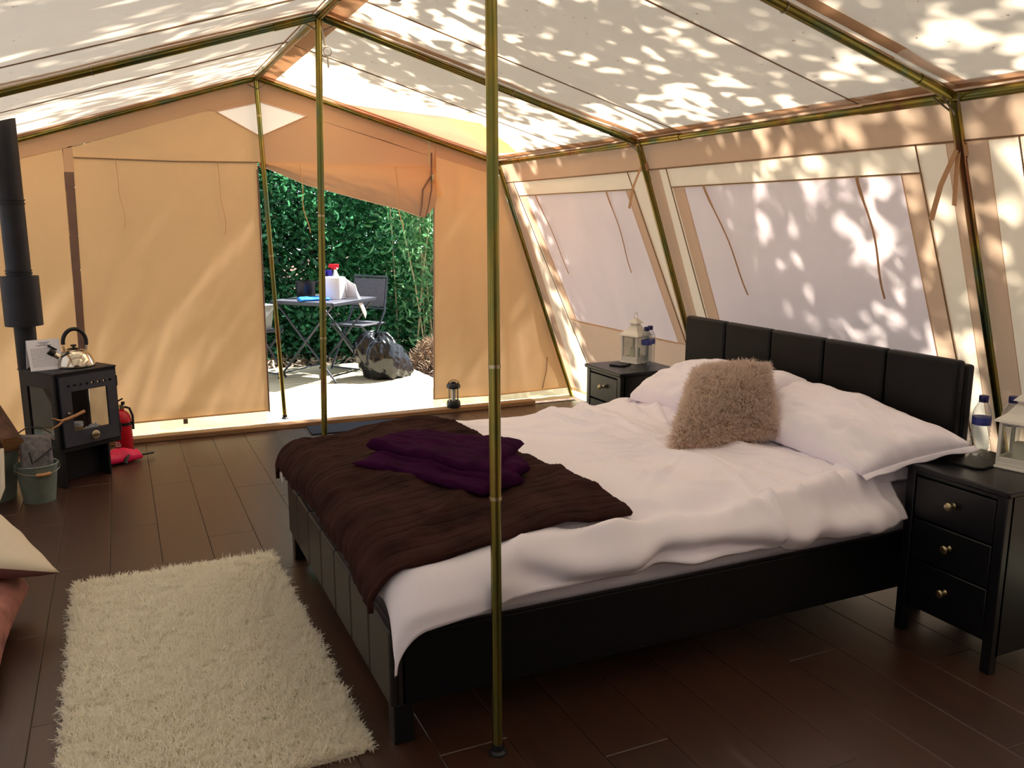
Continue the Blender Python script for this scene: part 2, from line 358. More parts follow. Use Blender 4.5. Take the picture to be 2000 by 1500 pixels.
# ---- roof
ceil_ = setting('ceiling')
def roof_pt(side, q, Y, dz=.04):
    x0, z0 = XR, ZR+dz
    x1, z1 = (XE+.02, ZE+.03) if side > 0 else (XEL-.02, ZEL+.03)
    return np.array([x0+(x1-x0)*q, Y, z0+(z1-z0)*q])
cuts = [6.46, 5.2, 3.96, 2.73, 1.4, .2, -1.0, -1.95]
for side in (1, -1):
    for i in range(len(cuts)-1):
        a, b = cuts[i]+.003*(i > 0), cuts[i+1]-.003
        quadsheet('roof_panel', [roof_pt(side, 0, a), roof_pt(side, 0, b), roof_pt(side, 1, b), roof_pt(side, 1, a)], M['roof'], ceil_, 24, 36, .012, 2, 2, 11+i, (0, 0, 1))
    for i in range(1, len(cuts)-1):
        MB().tube([roof_pt(side, q, cuts[i], .034) for q in (0, .5, 1)], .0035, 5).build('roof_seam', M['cord'], ceil_)
    # tan reinforcing strips along the rafters, the ridge and the eave
    for f in FR:
        for s in (1, -1):
            y0, y1 = f+s*.012, f+s*.075
            if y0 > 6.45 or y1 < -1.95: continue
            quadsheet('rafter_strip', [roof_pt(side, .01, y0, .022), roof_pt(side, .01, y1, .022), roof_pt(side, .99, y1, .022), roof_pt(side, .99, y0, .022)], M['tape'], ceil_, 4, 24)
    quadsheet('ridge_strip', [roof_pt(side, .005, 6.44, .030), roof_pt(side, .07 if side > 0 else .012, 6.44, .030), roof_pt(side, .07 if side > 0 else .012, -1.95, .030), roof_pt(side, .005, -1.95, .030)], M['tape'], ceil_, 6, 80, .004, 1, 12, 5)
    quadsheet('eave_strip', [roof_pt(side, .965, 6.44, .022), roof_pt(side, .999, 6.44, .022), roof_pt(side, .999, -1.95, .022), roof_pt(side, .965, -1.95, .022)], M['tape'], ceil_, 4, 80, .004, 1, 14, 6)
def roof_z(x, d): return ZR+.04+(ZE+.03-ZR-.04)*(x-XR)/(XE+.02-XR)+d
for nm, poly, mt in (('corner_patch', [(1.50, 6.45), (1.78, 6.12), (2.12, 5.60), (2.72, 6.24), (2.52, 6.45)], canvas('pink_patch', lin((200, 165, 155)), (.36, .24, .2))),
                     ('corner_patch', [(2.12, 5.60), (2.27, 5.42), (2.76, 5.90), (2.72, 6.24)], canvas('orange_patch', lin((220, 180, 110)), (.8, .5, .19)))):
    mesh(nm, [(x, y, roof_z(x, .035)) for x, y in poly], [tuple(range(len(poly)))], mt, ceil_, smooth=False)
# grey clip-on lamp high under the roof
lp = thing('tent_lamp', 'small grey dome lamp clipped under the roof by the ridge', 'lamp', (1.135, 3.64, roof_z(1.135, -.045)))
MB().lathe([(.0, -.012), (.022, -.010), (.036, .004), (.042, .02), (.036, .03), (.0, .034)], 20).build('lamp_dome', pbr('grey_plastic', lin((176, 172, 170)), .4), lp)
MB().tube([(0, 0, .03), (0, 0, .05)], .006, 8).build('lamp_hook', M['steel'], lp)

# ---- right wall: sloping, one bay per frame gap
wr = setting('wall_right')
wl = setting('wall_left')
def wp(side, Y, t, off=.03):
    if side > 0: x0, z0, x1 = XE+off, ZE+.012, XB+off
    else: x0, z0, x1 = XEL-off, ZEL+.012, XBL-off
    return np.array([x0+(x1-x0)*t, Y, z0*(1-t)])
NW = (.94, 0, .34)
def wq(name, par, side, c, mt, off=.03, n=16, m=16, amp=.004, fx=2, fy=2, seed=0):
    quadsheet(name, [wp(side, y, t, off) for y, t in c], mt, par, n, m, amp, fx, fy, seed, NW)
# windows per bay: (top far, top near, bottom far, bottom near) edges of the curtain
wins = [(6.10, 4.665, 5.88, 4.53), (4.06, 2.585, 4.03, 2.545), (1.95, .50, 1.93, .46), (-.1, -1.6, -.1, -1.6)]
wn = 1
for side, par in ((1, wr), (-1, wl)):
    for i in range(4):
        A, B = FR[i], FR[i+1]; a0, b0, a1, b1 = wins[i]; e = .003
        t0, t1, tb, tf = .082, .136, .632, .965
        ea = lambda t: a0+(a1-a0)*(t-t1)/(tb-t1); eb = lambda t: b0+(b1-b0)*(t-t1)/(tb-t1)
        lt, rt = (.105, .105); sA, sB = A-.085, B+.085
        if i == 0: aA = A+.06
        else: aA = A
        bB = B if i < 3 else B-.08
        wq('valance', par, side, [(aA, -.022), (bB, -.022), (bB, t0+e), (aA, t0+e)], M['tape'], .026, 40, 8, .006, 4, 1, i)
        wq('leg_strip', par, side, [(aA, t0), (sA-e, t0), (sA-e, tf), (aA, tf)], M['tape'], .031, 6, 30, .002, 1, 4, i+3)
        wq('leg_strip', par, side, [(sB+e, t0), (bB, t0), (bB, tf), (sB+e, tf)], M['tape'], .031, 6, 30, .002, 1, 4, i+4)
        # cream frame: top, far upright, near upright
        wq('frame_panel', par, side, [(ea(t0)+lt, t0), (eb(t0)-rt, t0), (b0-rt, t1+e), (a0+lt, t1+e)], M['cream'], .033, 40, 6, .004, 4, 1, i+5)
        wq('frame_panel', par, side, [(sA, t0), (ea(t0)+lt-e, t0), (ea(tf)+lt-e, tf), (sA, tf)], M['cream'], .032, 8, 40, .004, 1, 5, i+6)
        wq('frame_panel', par, side, [(eb(t0)-rt+e, t0), (sB, t0), (sB, tf), (eb(tf)-rt+e, tf)], M['cream'], .032, 8, 40, .004, 1, 5, i+7)
        # tan tapes beside the curtain and the tan panel under it
        wq('window_tape', par, side, [(a0+lt, t1), (a0-e, t1), (a1-e, tb), (a1+lt, tb)], M['tape'], .034, 6, 40, .003, 1, 5, i+8)
        wq('window_tape', par, side, [(b0+e, t1), (b0-rt, t1), (b1-rt, tb), (b1+e, tb)], M['tape'], .034, 6, 40, .003, 1, 5, i+9)
        wq('lower_panel', par, side, [(a1+lt, tb-e), (b1-rt, tb-e), (eb(tf)-rt, tf), (ea(tf)+lt, tf)], M['tan2'] if side < 0 else canvas('lower_wall_%d' % i, lin((196, 164, 128)), (.25, .19, .135)), .033, 40, 16, .006, 4, 2, i+10)
        wq('mud_flap', par, side, [(aA, tf-.012), (bB, tf-.012), (bB, 1.0), (aA, 1.0)], M['mud'], .022, 60, 4, .006, 10, 1, i+12)
        # hem cords that read as dark seams
        for c in ([(aA, t0), (bB, t0)], [(a0+lt, t1), (b0-rt, t1)], [(eb(t0)-rt, t0), (eb(tf)-rt, tf)], [(ea(t0)+lt, t0), (ea(tf)+lt, tf)]):
            MB().tube([wp(side, *c[0], .021), wp(side, *c[1], .021)], .0035, 5).build('hem', M['cord'], par)
        # the curtain itself is a window of the setting, with two hanging ties
        w = setting('window_%d' % wn); wn += 1
        wq('curtain', w, side, [(a0+.004, t1-e), (b0-.004, t1-e), (b1-.004, tb+e), (a1+.004, tb+e)], M['lilac'] if side > 0 else M['fill_mesh'], .036, 60, 40, .011, 5, 1.2, i+14)
        for f_, dt, dd in ((.14, .30, -.10), (.86, .27, -.02)) if side > 0 else ():
            y = a0+(b0-a0)*f_; pts = []
            for k in range(15):
                q = k/14; pts.append(wp(side, y+dd*q*1.6+.012*math.sin(q*7+f_*9), t1+dt*q, .018))
            MB().tube(pts, [.009]*3+[.006]*12, 6, True, .35).build('curtain_tie', M['tape'], w)
# fabric ties knotted round the right-hand legs
def tie(Y, t, L, lean, w=.024, two=True):
    p = wp(1, Y, t, -.018); q = p+np.array([-.035, lean, -L]); s = np.array([0, w*.8, w*.2])
    V = [p-s*.5+(-.01, 0, 0), p+s*.5+(-.01, 0, 0), (p+q)/2+s*.55+(-.02, 0, 0), (p+q)/2-s*.55+(-.02, 0, 0), q+s*.6, q-s*.6]
    mesh('leg_tie', V, [(0, 1, 2, 3), (3, 2, 4, 5)], M['tape'], wr, solid=.002, smooth=False)
    if two:
        q2 = p+np.array([-.02, -lean*.35, -L*.8]); V = [p-s*.5, p+s*.5, q2+s*.5, q2-s*.5]
        mesh('leg_tie', V, [(0, 1, 2, 3)], M['tape'], wr, solid=.002, smooth=False)
    bm_ = MB(); ax = wp(1, Y, t, .0); d = wp(1, Y, t+.02, 0)-ax
    bm_.tube([ax-d*.5, ax+d*.5], .021, 12); bm_.build('tie_loop', M['tape'], wr)
tie(4.34, .075, .235, .075, two=False); tie(2.27, .10, .25, .06); tie(.2, .09, .25, .03)

# ---- gable wall with the doorway
wf = setting('wall_far')
YG = 6.40
def rz(x): return (ZR+.035+(ZE-ZR)*(x-XR)/(XE-XR)) if x > XR else (ZR+.035+(ZEL-ZR)*(x-XR)/(XEL-XR))
def gq(name, c, mt, par=wf, y=YG, n=16, m=16, amp=.0, fx=2, fy=2, seed=0, shear=0, **k):
    return quadsheet(name, [(x, y, z) for x, z in c], mt, par, n, m, amp, fx, fy, seed, (0, 1, 0), True, 0, shear, **k)
SZ = 1.892
# double tan band under the left rafter, then the plain upper panel
gq('rafter_band', [(-.23, rz(-.23)), (.86, rz(.86)), (.86, rz(.86)-.16), (-.23, rz(-.23)-.155)], M['tan2'], n=40, m=8, amp=.004, fx=5, seed=1)
gq('rafter_band', [(-.88, rz(-.82)), (-.23, rz(-.23)), (-.23, rz(-.23)-.155), (-.88, rz(-.82)-.15)], M['tan2'], n=20, m=8, amp=.004, fx=5, seed=2)
gq('upper_panel', [(-.205, rz(-.23)-.150), (.64, rz(.64)-.157), (.64, SZ-.003), (-.205, SZ-.003)], M['tan'], n=30, m=12, amp=.006, fx=3, seed=3)
# diamond ventilation window and the cloth round it
dl, dr, dt, dbm = (.70, 2.222), (1.315, 2.222), (1.0, 2.300), (.985, 2.070)
def gpoly(name, pts, mt, y=YG): mesh(name, [(x, y, z) for x, z in pts], [tuple(range(len(pts)))], mt, wf, smooth=False)
gpoly('peak_panel', [(.86, rz(.86)-.158), (.86, rz(.86)), (.97, rz(.97)), (1.0, rz(1.0)), dt, dl, (.64, rz(.64)-.157)], M['tan2'])
gpoly('peak_panel', [(1.0, rz(1.0)), (1.9, rz(1.9)), (1.9, rz(1.9)-.155), dr, dt], M['tan2'])
gpoly('peak_panel', [(.64, rz(.64)-.154), dl, dbm, (.985, SZ), (.64, SZ)], M['tan'])
gpoly('peak_panel', [dr, (1.9, rz(1.9)-.150), (2.23, rz(1.9)-.245), (2.23, SZ-.003), (.985, SZ-.003), dbm], M['tan2'])
gpoly('peak_panel', [(1.9, rz(1.9)), (2.23, rz(2.23)), (2.23, rz(1.9)-.245), (1.9, rz(1.9)-.155)], M['tan2'])
dw = setting('window_%d' % wn)
mesh('vent_pane', [(x, YG, z) for x, z in (dl, dt, dr, dbm)], [(0, 1, 2, 3)], canvas('vent_gauze', lin((225, 215, 205)), (.40, .36, .31)), dw, smooth=False)
ds = MB()
for a, b in ((dl, dt), (dt, dr), (dr, dbm), (dbm, dl)): ds.tube([(a[0], YG-.004, a[1]), (b[0], YG-.004, b[1])], .009, 6, True, .4)
ds.build('vent_border', canvas('vent_edge', lin((220, 200, 180)), (.26, .2, .16)), dw)
# upright band left of the door panel, left corner panel
gq('upright_band', [(-.26, rz(-.26)-.15), (-.203, rz(-.2)-.15), (-.203, 1.80), (-.26, 1.80)], M['tan2'])
gq('upright_band', [(-.263, 1.80), (-.207, 1.80), (-.245, .10), (-.285, .10)], M['zip'], n=4, m=30, amp=.004, fx=1, fy=5, seed=8)
gq('corner_panel', [(-.90, rz(-.82)-.148), (-.257, rz(-.26)-.150), (-.283, .09), (-1.50, .09)], M['tan'], n=30, m=40, amp=.012, fx=3, fy=1.4, seed=4)
gq('corner_panel', [(-.82, rz(-.82)), (-.9, rz(-.82)-.15), (-1.5, .09), (-1.54, .09)], M['tan2'], y=YG+.004)
# left door panel: hangs free, with two ties
def door_left():
    n, m = 90, 110; u = np.linspace(0, 1, n)[:, None]; v = np.linspace(0, 1, m)[None, :]
    xt = -.203+u*(.955+.203); xb = -.244+u*(.945+.244)+.0
    x = xt*(1-v)+xb*v+.004*np.sin(v*9)*(u > .9); z = SZ*(1-v)+v*(.098+.012*u)+.010*np.sin(u*PI)*(v == 0)*0
    fold = fbm(u*5+v*2.6, v*.8+u*.3, 21, 3)
    y = YG-.006-.020*fold*(.25+.75*v)*np.minimum(1, 7*v)*np.minimum(1, 12*(u+.02))
    z = z-.006*np.sin(u*PI)*(1-v)
    return np.stack([x+0*v, y, z+0*u], 2)
d1 = setting('door_1'); sheet('door_panel', door_left(), M['tan'], d1)
MB().tube([(.953, YG-.01, SZ-.05), (.951, YG-.012, 1.2), (.946, YG-.015, .6), (.944, YG-.016, .1)], .014, 6, True, .4).build('zip_edge', M['zip'], d1)
MB().tube([(-.2, YG-.012, SZ), (.4, YG-.012, SZ-.008), (.96, YG-.012, SZ)], .005, 6).build('panel_hem', M['cord'], d1)
for x0, L in ((.045, .46), (.685, .50)):
    MB().tube([(x0+.012*math.sin(k*1.1)*(k/9)+.003*k, YG-.022, SZ-L*k/9) for k in range(10)], [.006]+[.004]*9, 6, True, .4).build('panel_tie', M['tape'], d1)
MB().tube([(-.22, YG-.02, .106), (.4, YG-.02, .110), (.944, YG-.02, .112)], .006, 6).build('bottom_hem', M['tape'], d1)
MB().box((.36, YG-.02, .085), (.03, .006, .035)).build('hem_tab', M['zip'], d1)
# right door flap: rolled up crooked above the opening
d2 = setting('door_2')
def flap():
    n, m = 80, 36; u = np.linspace(0, 1, n)[:, None]; v = np.linspace(0, 1, m)[None, :]
    x = .965+u*(2.262-.965); zb = np.interp(u, [0, .04, .25, .54, .78, .93, 1], [1.862, 1.855, 1.742, 1.648, 1.575, 1.508, 1.60])
    fold = fbm(u*4-v*1.5, v*1.5+u, 33, 3)
    y = YG-.018-.05*np.sin(v*PI*.9)*(.3+.7*u)-.016*fold*v
    return np.stack([x+0*v, y, SZ*(1-v)+zb*v], 2)
sheet('rolled_flap', flap(), M['tan2'], d2)
fb = flap()[:, -1]
MB().tube([tuple(p+np.array([0, .004, 0])) for p in fb[::4]], .0045, 6).build('flap_edge', M['creamcloth'], d2)
gq('flap_facing', [(2.255, SZ-.03), (2.31, SZ-.22), (2.262, 1.66), (2.225, 1.78)], M['tan'], d2, YG-.06)
MB().tube([(2.232, YG-.05, SZ+.10), (2.228, YG-.055, 1.83), (2.15, YG-.075, 1.72), (2.135, YG-.085, 1.60), (2.12, YG-.08, 1.52)], .014, 6, True, .4).build('flap_zip', M['zip'], d2)
MB().tube([(2.228, YG-.06, 1.83), (2.218, YG-.08, 1.72), (2.19, YG-.085, 1.60), (2.165, YG-.08, 1.51)], .010, 6, True, .4).build('flap_zip', M['zip'], d2)
MB().box((2.228, YG-.075, 1.815), (.014, .012, .034)).build('zip_pull', M['steel'], d2)
for x0, L, s in ((1.235, .48, 1), (1.935, .46, 1)):
    MB().tube([(x0+.02*math.sin(k*.9)*(k/9)+.004*k, YG-.085, SZ-.01-L*k/9) for k in range(10)], [.007]*4+[.006]*6, 6, True, .4).build('flap_tie', M['tan'], d2)
# right gable panel
gq('upright_band', [(2.23, rz(2.23)), (2.285, rz(2.285)), (2.285, SZ-.1), (2.23, SZ-.1)], M['tan2'], y=YG-.003)
gq('rafter_band', [(2.28, rz(2.28)), (2.80, rz(2.80)), (2.80, rz(2.80)-.12), (2.28, rz(2.28)-.14)], M['tan2'], n=20, m=8, amp=.004, seed=12)
def gright():
    n, m = 60, 80; u = np.linspace(0, 1, n)[:, None]; v = np.linspace(0, 1, m)[None, :]
    zt = rz(2.28)-.136+u*(rz(2.80)-.117-rz(2.28)+.136); xl = 2.262-.03*v; xr = 2.81+.66*v
    x = xl*(1-u)+xr*u; z = zt*(1-v)+v*(.085-.012*np.sin(u*PI)); y = YG-.014*fbm(u*4+v*1.0, v*.9, 44, 3)*np.minimum(1, 9*v)*np.minimum(1, 9*(1-u))
    return np.stack([x, y, z+0*u], 2)
sheet('gable_panel', gright(), M['tan'], wf)
MB().tube([(2.262, YG-.008, 1.76), (2.245, YG-.010, .9), (2.232, YG-.01, .08)], .011, 6, True, .4).build('zip_edge', M['zip'], wf)
MB().tube([(2.23, YG-.012, .083), (2.8, YG-.012, .070), (3.46, YG-.012, .083)], .005, 6).build('bottom_hem', M['tape'], wf)
MB().tube([(3.20, YG-.02, .09), (3.235, YG-.02, .24), (3.245, YG-.02, .36)], .004, 5).build('panel_tie', M['cord'], wf)
# pale mud flap behind the hems, leaning out to the ground
for x0, x1 in ((-1.5, .93), (2.24, 3.5)):
    quadsheet('mud_flap', [(x0, YG+.05, .16), (x1, YG+.05, .16), (x1, YG+.035, .01), (x0, YG+.035, .01)], M['mud'], wf, 60, 6, .005, 12, 1, 9, (0, 1, 0))
    quadsheet('mud_flap', [(x0, YG+.035, .012), (x1, YG+.035, .012), (x1, 6.295, .006), (x0, 6.295, .006)], M['mud'], wf, 60, 4, .003, 12, 1, 10, (0, 0, 1))
# ---- closed gable behind the camera
wnr = setting('wall_near')
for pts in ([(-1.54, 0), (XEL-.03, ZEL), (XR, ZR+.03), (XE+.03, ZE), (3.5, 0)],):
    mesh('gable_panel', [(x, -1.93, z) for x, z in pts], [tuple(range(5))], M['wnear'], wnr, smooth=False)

# ---- frame of steel tubes
tf = thing('pole_framework', 'yellow zinc steel tube frame holding up the canvas roof and walls', 'tent frame', (0, 0, 0))
R = .0165
for f in FR:
    rp = (XR, f, ZR); er = (XE, f, ZE); el = (XEL, f, ZEL)
    for a, b in ((rp, er), (rp, el)):
        A, B = Vector(a), Vector(b); Q = A.lerp(B, .12); W = A.lerp(B, .9)
        MB().tube([A.lerp(B, .01), B.lerp(A, .01)], R, 14).build('rafter', M['zinc'], tf)
        MB().tube([A.lerp(B, .015), Q], R+.003, 14).build('sleeve', M['zinc'], tf)
        MB().tube([W, B.lerp(A, .01)], R+.003, 14).build('sleeve', M['zinc'], tf)
        MB().tube([A.lerp(B, .56), A.lerp(B, .562)], R+.0035, 12).build('joint_pin', M['steel'], tf)
    for a, xb in ((er, XB), (el, XBL)):
        A, B = Vector(a), Vector((xb, f, .0))
        MB().tube([A, B], R, 14).build('leg', M['zinc'], tf)
        MB().tube([A.lerp(B, .01), A.lerp(B, .11)], R+.003, 14).build('sleeve', M['zinc'], tf)
        MB().tube([B+Vector((0, 0, .006)), B], .03, 14).build('foot_plate', M['zinc'], tf)
        s = 1 if xb > 0 else -1
        for d in (.06, -.06):
            MB().tube([A+Vector((-.04*s, d*.9, .005)), A+Vector((.018*s, d*.15, -.055))], .0035, 6).build('corner_brace', M['steel'], tf)
        MB().tube([A+Vector((-.07*s, 0, .012)), A+Vector((-.01*s, -.012, -.05)), A+Vector((.02*s, 0, -.07))], .0035, 6).build('corner_brace', M['steel'], tf)
    for d in (.09, -.09):
        MB().tube([Vector((XR+d, f, ZR-abs(d)*.3)), Vector((XR, f-.016, ZR-.075))], .004, 6).build('corner_brace', M['steel'], tf)
for (x, z) in ((XR, ZR), (XE, ZE), (XEL, ZEL)):
    for i in range(4):
        A, B = Vector((x, FR[i], z)), Vector((x, FR[i+1], z))
        MB().tube([A, B], R, 14).build('ridge_pole' if x == XR else 'eave_rail', M['zinc'], tf)
        for q0, q1 in ((0.005, .2), (.8, .995)):
            MB().tube([A.lerp(B, q0), A.lerp(B, q1)], R+.003, 14).build('sleeve', M['zinc'], tf)
# ---- three centre poles
def pole(label, base, top, joints, foot=True):
    o = thing('support_pole', label, 'pole', base, 0, 'upright centre poles under the ridge'); T = Vector(top)-Vector(base)
    z0 = .004
    MB().tube([Vector((0, 0, z0)), T*joints[0]], .0150, 16).build('lower_tube', M['zinc'], o)
    MB().tube([T*joints[0], T], .0165, 16).build('upper_tube', M['zinc'], o)
    for j in joints: MB().tube([T*j, T*(j+.004)], .0178, 16).build('joint_collar', M['brass'], o)
    if foot: MB().lathe([(0, 0), (.026, 0), (.026, .006), (.018, .012), (.017, .03), (0, .03)], 18).build('foot', M['blackpl'], o)
    return o
pole('greenish zinc pole standing nearest, in front of the bed', (.883, 2.03, 0), (XR, 2.262, ZR-.012), (.30, .45))
p2 = pole('greenish zinc pole rising behind the far side of the bed', (.90, 4.33, 0), (XR-.004, 4.335, ZR-.012), (.37, .62))
pole('thin zinc pole standing in the open doorway, leaning right', (1.055, 6.39, .036), (XR, 6.352, ZR-.012), (.5, .9))
hk = MB(); hk.tube([(.078, -.005, 2.40), (.088, -.01, 2.33), (.09, -.01, 2.315)], .005, 6)
for k in range(14):
    a, b = 2*PI*k/14, 2*PI*(k+1)/14; hk.tube([(.10+.02*math.cos(a), -.012, 2.29+.02*math.sin(a)), (.10+.02*math.cos(b), -.012, 2.29+.02*math.sin(b))], .0022, 5)
hk.tube([(.10, -.012, 2.27), (.102, -.012, 2.215)], .0045, 6); hk.build('hook_and_ring', M['steel'], p2)
# threshold batten
th = thing('threshold_batten', 'pale wooden batten along the floor below the doorway', 'batten', (1.5, 6.25, 0))
MB().b2((-1.60, -.045, 0), (1.55, .05, .034)).build('batten', M['batten'], th, bevel=.004)
MB().b2((-2.9, -.045, 0), (-1.603, .05, .034)).build('batten', M['batten'], th, bevel=.004)

# ------------------------------------------------------------------ bed
BX0, BX1, BY0, BY1 = .615, 2.76, 2.18, 3.76
bed = thing('double_bed', 'black leather bed frame with panelled headboard and footboard', 'bed', ((BX0+BX1)/2, (BY0+BY1)/2, 0))
bx, by = bed.location.x, bed.location.y
def L(o, x, y, z=0): return (x-o.location.x, y-o.location.y, z-o.location.z)
def bedbox(name, lo, hi, mt, bev=.012, par=bed):
    return MB().b2(L(bed, *lo), L(bed, *hi)).build(name, mt, par, bevel=bev, seg=3)
hb = bedbox('headboard', (2.80, 2.12, .18), (2.845, 3.79, .975), M['black'])
for i in range(5):
    a = 2.12+i*1.67/5; bedbox('padded_panel', (2.755, a+.003, .70), (2.80, a+1.67/5-.003, .993), M['black'], .014, hb)
    bedbox('padded_panel', (2.757, a+.003, .30), (2.80, a+1.67/5-.003, .695), M['black'], .014, hb)
fbd = bedbox('footboard', (.640, BY0, .12), (.665, BY1, .35), M['footlea'], .006)
for i in range(7):
    a = BY0+i*(BY1-BY0)/7; bedbox('padded_panel', (BX0, a+.002, .12), (.642, a+(BY1-BY0)/7-.002, .356), M['footlea'], .010, fbd)
for y in (BY0, BY1-.03): bedbox('side_rail', (.645, y, .12), (2.80, y+.03, .34), M['black'], .008)
bedbox('slat_base', (.66, BY0+.03, .26), (2.76, BY1-.03, .30), M['blackwood'], .004)
for x in (.625, 2.70):
    for y in (BY0+.004, BY1-.064): bedbox('leg', (x, y, 0), (x+.06, y+.06, .125), M['blackwood'], .004)
# mattress in a white sheet
mt_ = thing('mattress', 'thick mattress in a white fitted sheet on the black bed', 'mattress', (1.71, 2.97, .30))
def mattress():
    n, m = 100, 60; V = []
    o = MB(); o.box((0, 0, .115), (2.05, 1.50, .225)); return o
mo = mattress().build('fitted_sheet', M['white'], mt_, bevel=.045, seg=4)

# ---- duvet: drapes over the foot and the two sides
def drape(s, r, top):
    """arc-length s>0 beyond an edge: returns (outward, drop)"""
    q = np.clip(s/r, 0, PI/2); out = r*np.sin(q); drop = r*(1-np.cos(q)); ex = np.maximum(0, s-r*PI/2)
    return out, drop+ex
def cover(x0, x1, y0, y1, r, hx, hy0, hy1, n, m, top, extra=0.0, seed=0, wr=.012, rib=0, maxdrop=None, wav=.010):
    """x0 = foot edge where the cloth turns down; hx,hy0,hy1 = hanging lengths"""
    s = np.linspace(-hx-r*.57, x1-x0, n)[:, None]; t = np.linspace(-hy0-r*.57, (y1-y0)+hy1+r*.57, m)[None, :]
    s = s+0*t; t = t+0*s; W = y1-y0
    ox, dx = drape(np.maximum(0, -s-0), r, top); o0, d0 = drape(np.maximum(0, -t), r, top); o1, d1_ = drape(np.maximum(0, t-W), r, top)
    X = x0+np.maximum(s, 0)-ox; Y = y0+np.clip(t, 0, W)-o0+o1; d = dx+d0+d1_
    if maxdrop is not None: d = np.where(d > maxdrop, maxdrop+(d-maxdrop)*.3, d)
    puff = top(X, Y)
    w1 = fbm(X*2.6+Y*1.2, Y*2.6-X*.8, seed, 3); w2 = 1-np.abs(vnoise(X*2.1+Y*3.6, Y*2.3-X*2.5, seed+9))*2
    side = np.clip(d/.06, 0, 1); ph = vnoise(X*7+seed, Y*7, seed+3)
    Z = puff-d+wr*(w1+.7*np.maximum(w2, 0)**3)*(1-.5*side)
    h0 = np.clip(d0/.07, 0, 1); h1 = np.clip(d1_/.07, 0, 1); hX = np.clip(dx/.07, 0, 1)
    Y = Y-h0*(extra+wav*vnoise(X*6, d0*9+.3, seed+4)+wav*.8*np.sin(X*17+3*vnoise(X*3, X*0, 5)))+h1*(extra+wav*vnoise(X*6, d1_*9, seed+6))
    X = X-hX*(extra+wav*vnoise(Y*6, dx*9, seed+7))
    if rib: Z = Z+rib*np.minimum(1,2.6*np.abs(np.sin((Y+.016*w1+.03*np.sin(X*3.1)+.02*vnoise(X*3+Y*9, Y*5, 88))*PI/.047)))*(.45+.55*(vnoise(X*4, Y*22, 89)>-.3))-rib; X = X-hX*rib*np.abs(np.sin(Y*PI/.062))
    return np.stack([X, Y, Z], 2), d
def dtop(X, Y):
    v = (Y-2.97)/.8; u = (X-.6)/2.0
    return .552+.045*(1-np.abs(v)**2.6)+.016*np.sin(X*2.1+.6)-.05*np.exp(-((X-.62)/.30)**2)+.012*np.exp(-((X-2.1)/.3)**2-((Y-3.0)/.4)**2)
DUV, dd = cover(.70, 2.52, 2.20, 3.73, .09, .075, .115, .10, 240, 230, dtop, .008, 51, .017, wav=.016)
# crease rolls along the near side, as in a loosely tucked duvet
X, Y, Z = DUV[..., 0], DUV[..., 1], DUV[..., 2]
band = np.exp(-((Y-2.18)/.10)**2)*np.clip((X-.95)/.4, 0, 1)
Z = Z+band*.028*np.sin((Z*0+X*1.2-Y*26)+2.2*vnoise(X*2.3, Y*3, 77))+band*.02*vnoise(X*9, Y*14, 78)
Y = Y-.020*np.sin(dd*46-X*4.2+2.6*vnoise(X*2.4, dd*7, 79))*np.clip(dd/.04, 0, 1)*np.clip((X-.85)/.35, 0, 1)*(Y < 2.4)
corner = np.exp(-((X-.62)**2+(Y-2.14)**2)/.012); Z = Z-.0*corner
# fine creases, some radiating from the middle of the bed
ang = np.arctan2(Y-2.75, X-2.05); rad = np.hypot(Y-2.75, X-2.05)
cr = (1-np.abs(vnoise(ang*5.5+2, rad*1.6, 84))*1.6).clip(0)**2.2*.027*np.clip(rad*1.6, 0, 1)+(1-np.abs(vnoise(X*5+Y*3.2, Y*1.4-X*2, 85))*1.8).clip(0)**2*.018
Z = Z+cr*np.clip((X-1.5)/.3, 0, 1)*(1-np.clip(dd/.05, 0, .6))
# lengthen the hanging near foot corner into a point
cs = np.clip(dd-.10, 0, 1)*np.exp(-((X-.62)**2)/.03)*(Y < 2.3); Z = Z-.55*cs; Yc = Y-.25*cs; Xc = X-.10*cs
# gathers towards the pillow end
Z = Z+.016*np.clip((X-2.0)/.4, 0, 1)*np.maximum(0, vnoise(Y*9, X*2.2, 81))
DUV = np.stack([Xc, Yc, np.maximum(Z, .28)], 2)
dv = sheet('duvet', DUV, M['white'], solid=.014)
tag(dv, 'rumpled white cotton duvet spread over the bed, one corner hanging', 'duvet')

# ---- pillows
def pil(name, label, c, up, dn, seed, **k):
    o, T, B = pillow(name, c, up, dn, M['white'], None, 56, .40, .05, .019, 2.6, seed, **k); return tag(o, label, 'pillow', 'white pillows at the headboard'), T
pil('pillow', 'flat white pillow under the nearer plump pillow', [(2.36, 2.16, .555), (2.73, 2.14, .57), (2.73, 2.86, .57), (2.36, 2.88, .565)], .05, .03, 91)
pil('pillow', 'flat white pillow under the farther plump pillow', [(2.36, 3.05, .565), (2.73, 3.05, .575), (2.73, 3.72, .575), (2.36, 3.72, .565)], .05, .03, 92)
near_p, NT = pil('pillow', 'plump white pillow nearest the camera, pointed corner over the bedside table', [(2.36, 2.16, .60), (2.715, 2.0, .71), (2.72, 2.90, .79), (2.36, 2.80, .63)], .115, .05, 93)
far_p, FT = pil('pillow', 'plump white pillow at the far side, behind the fluffy cushion', [(2.33, 2.98, .63), (2.715, 2.80, .80), (2.715, 3.66, .745), (2.33, 3.66, .60)], .115, .05, 94)
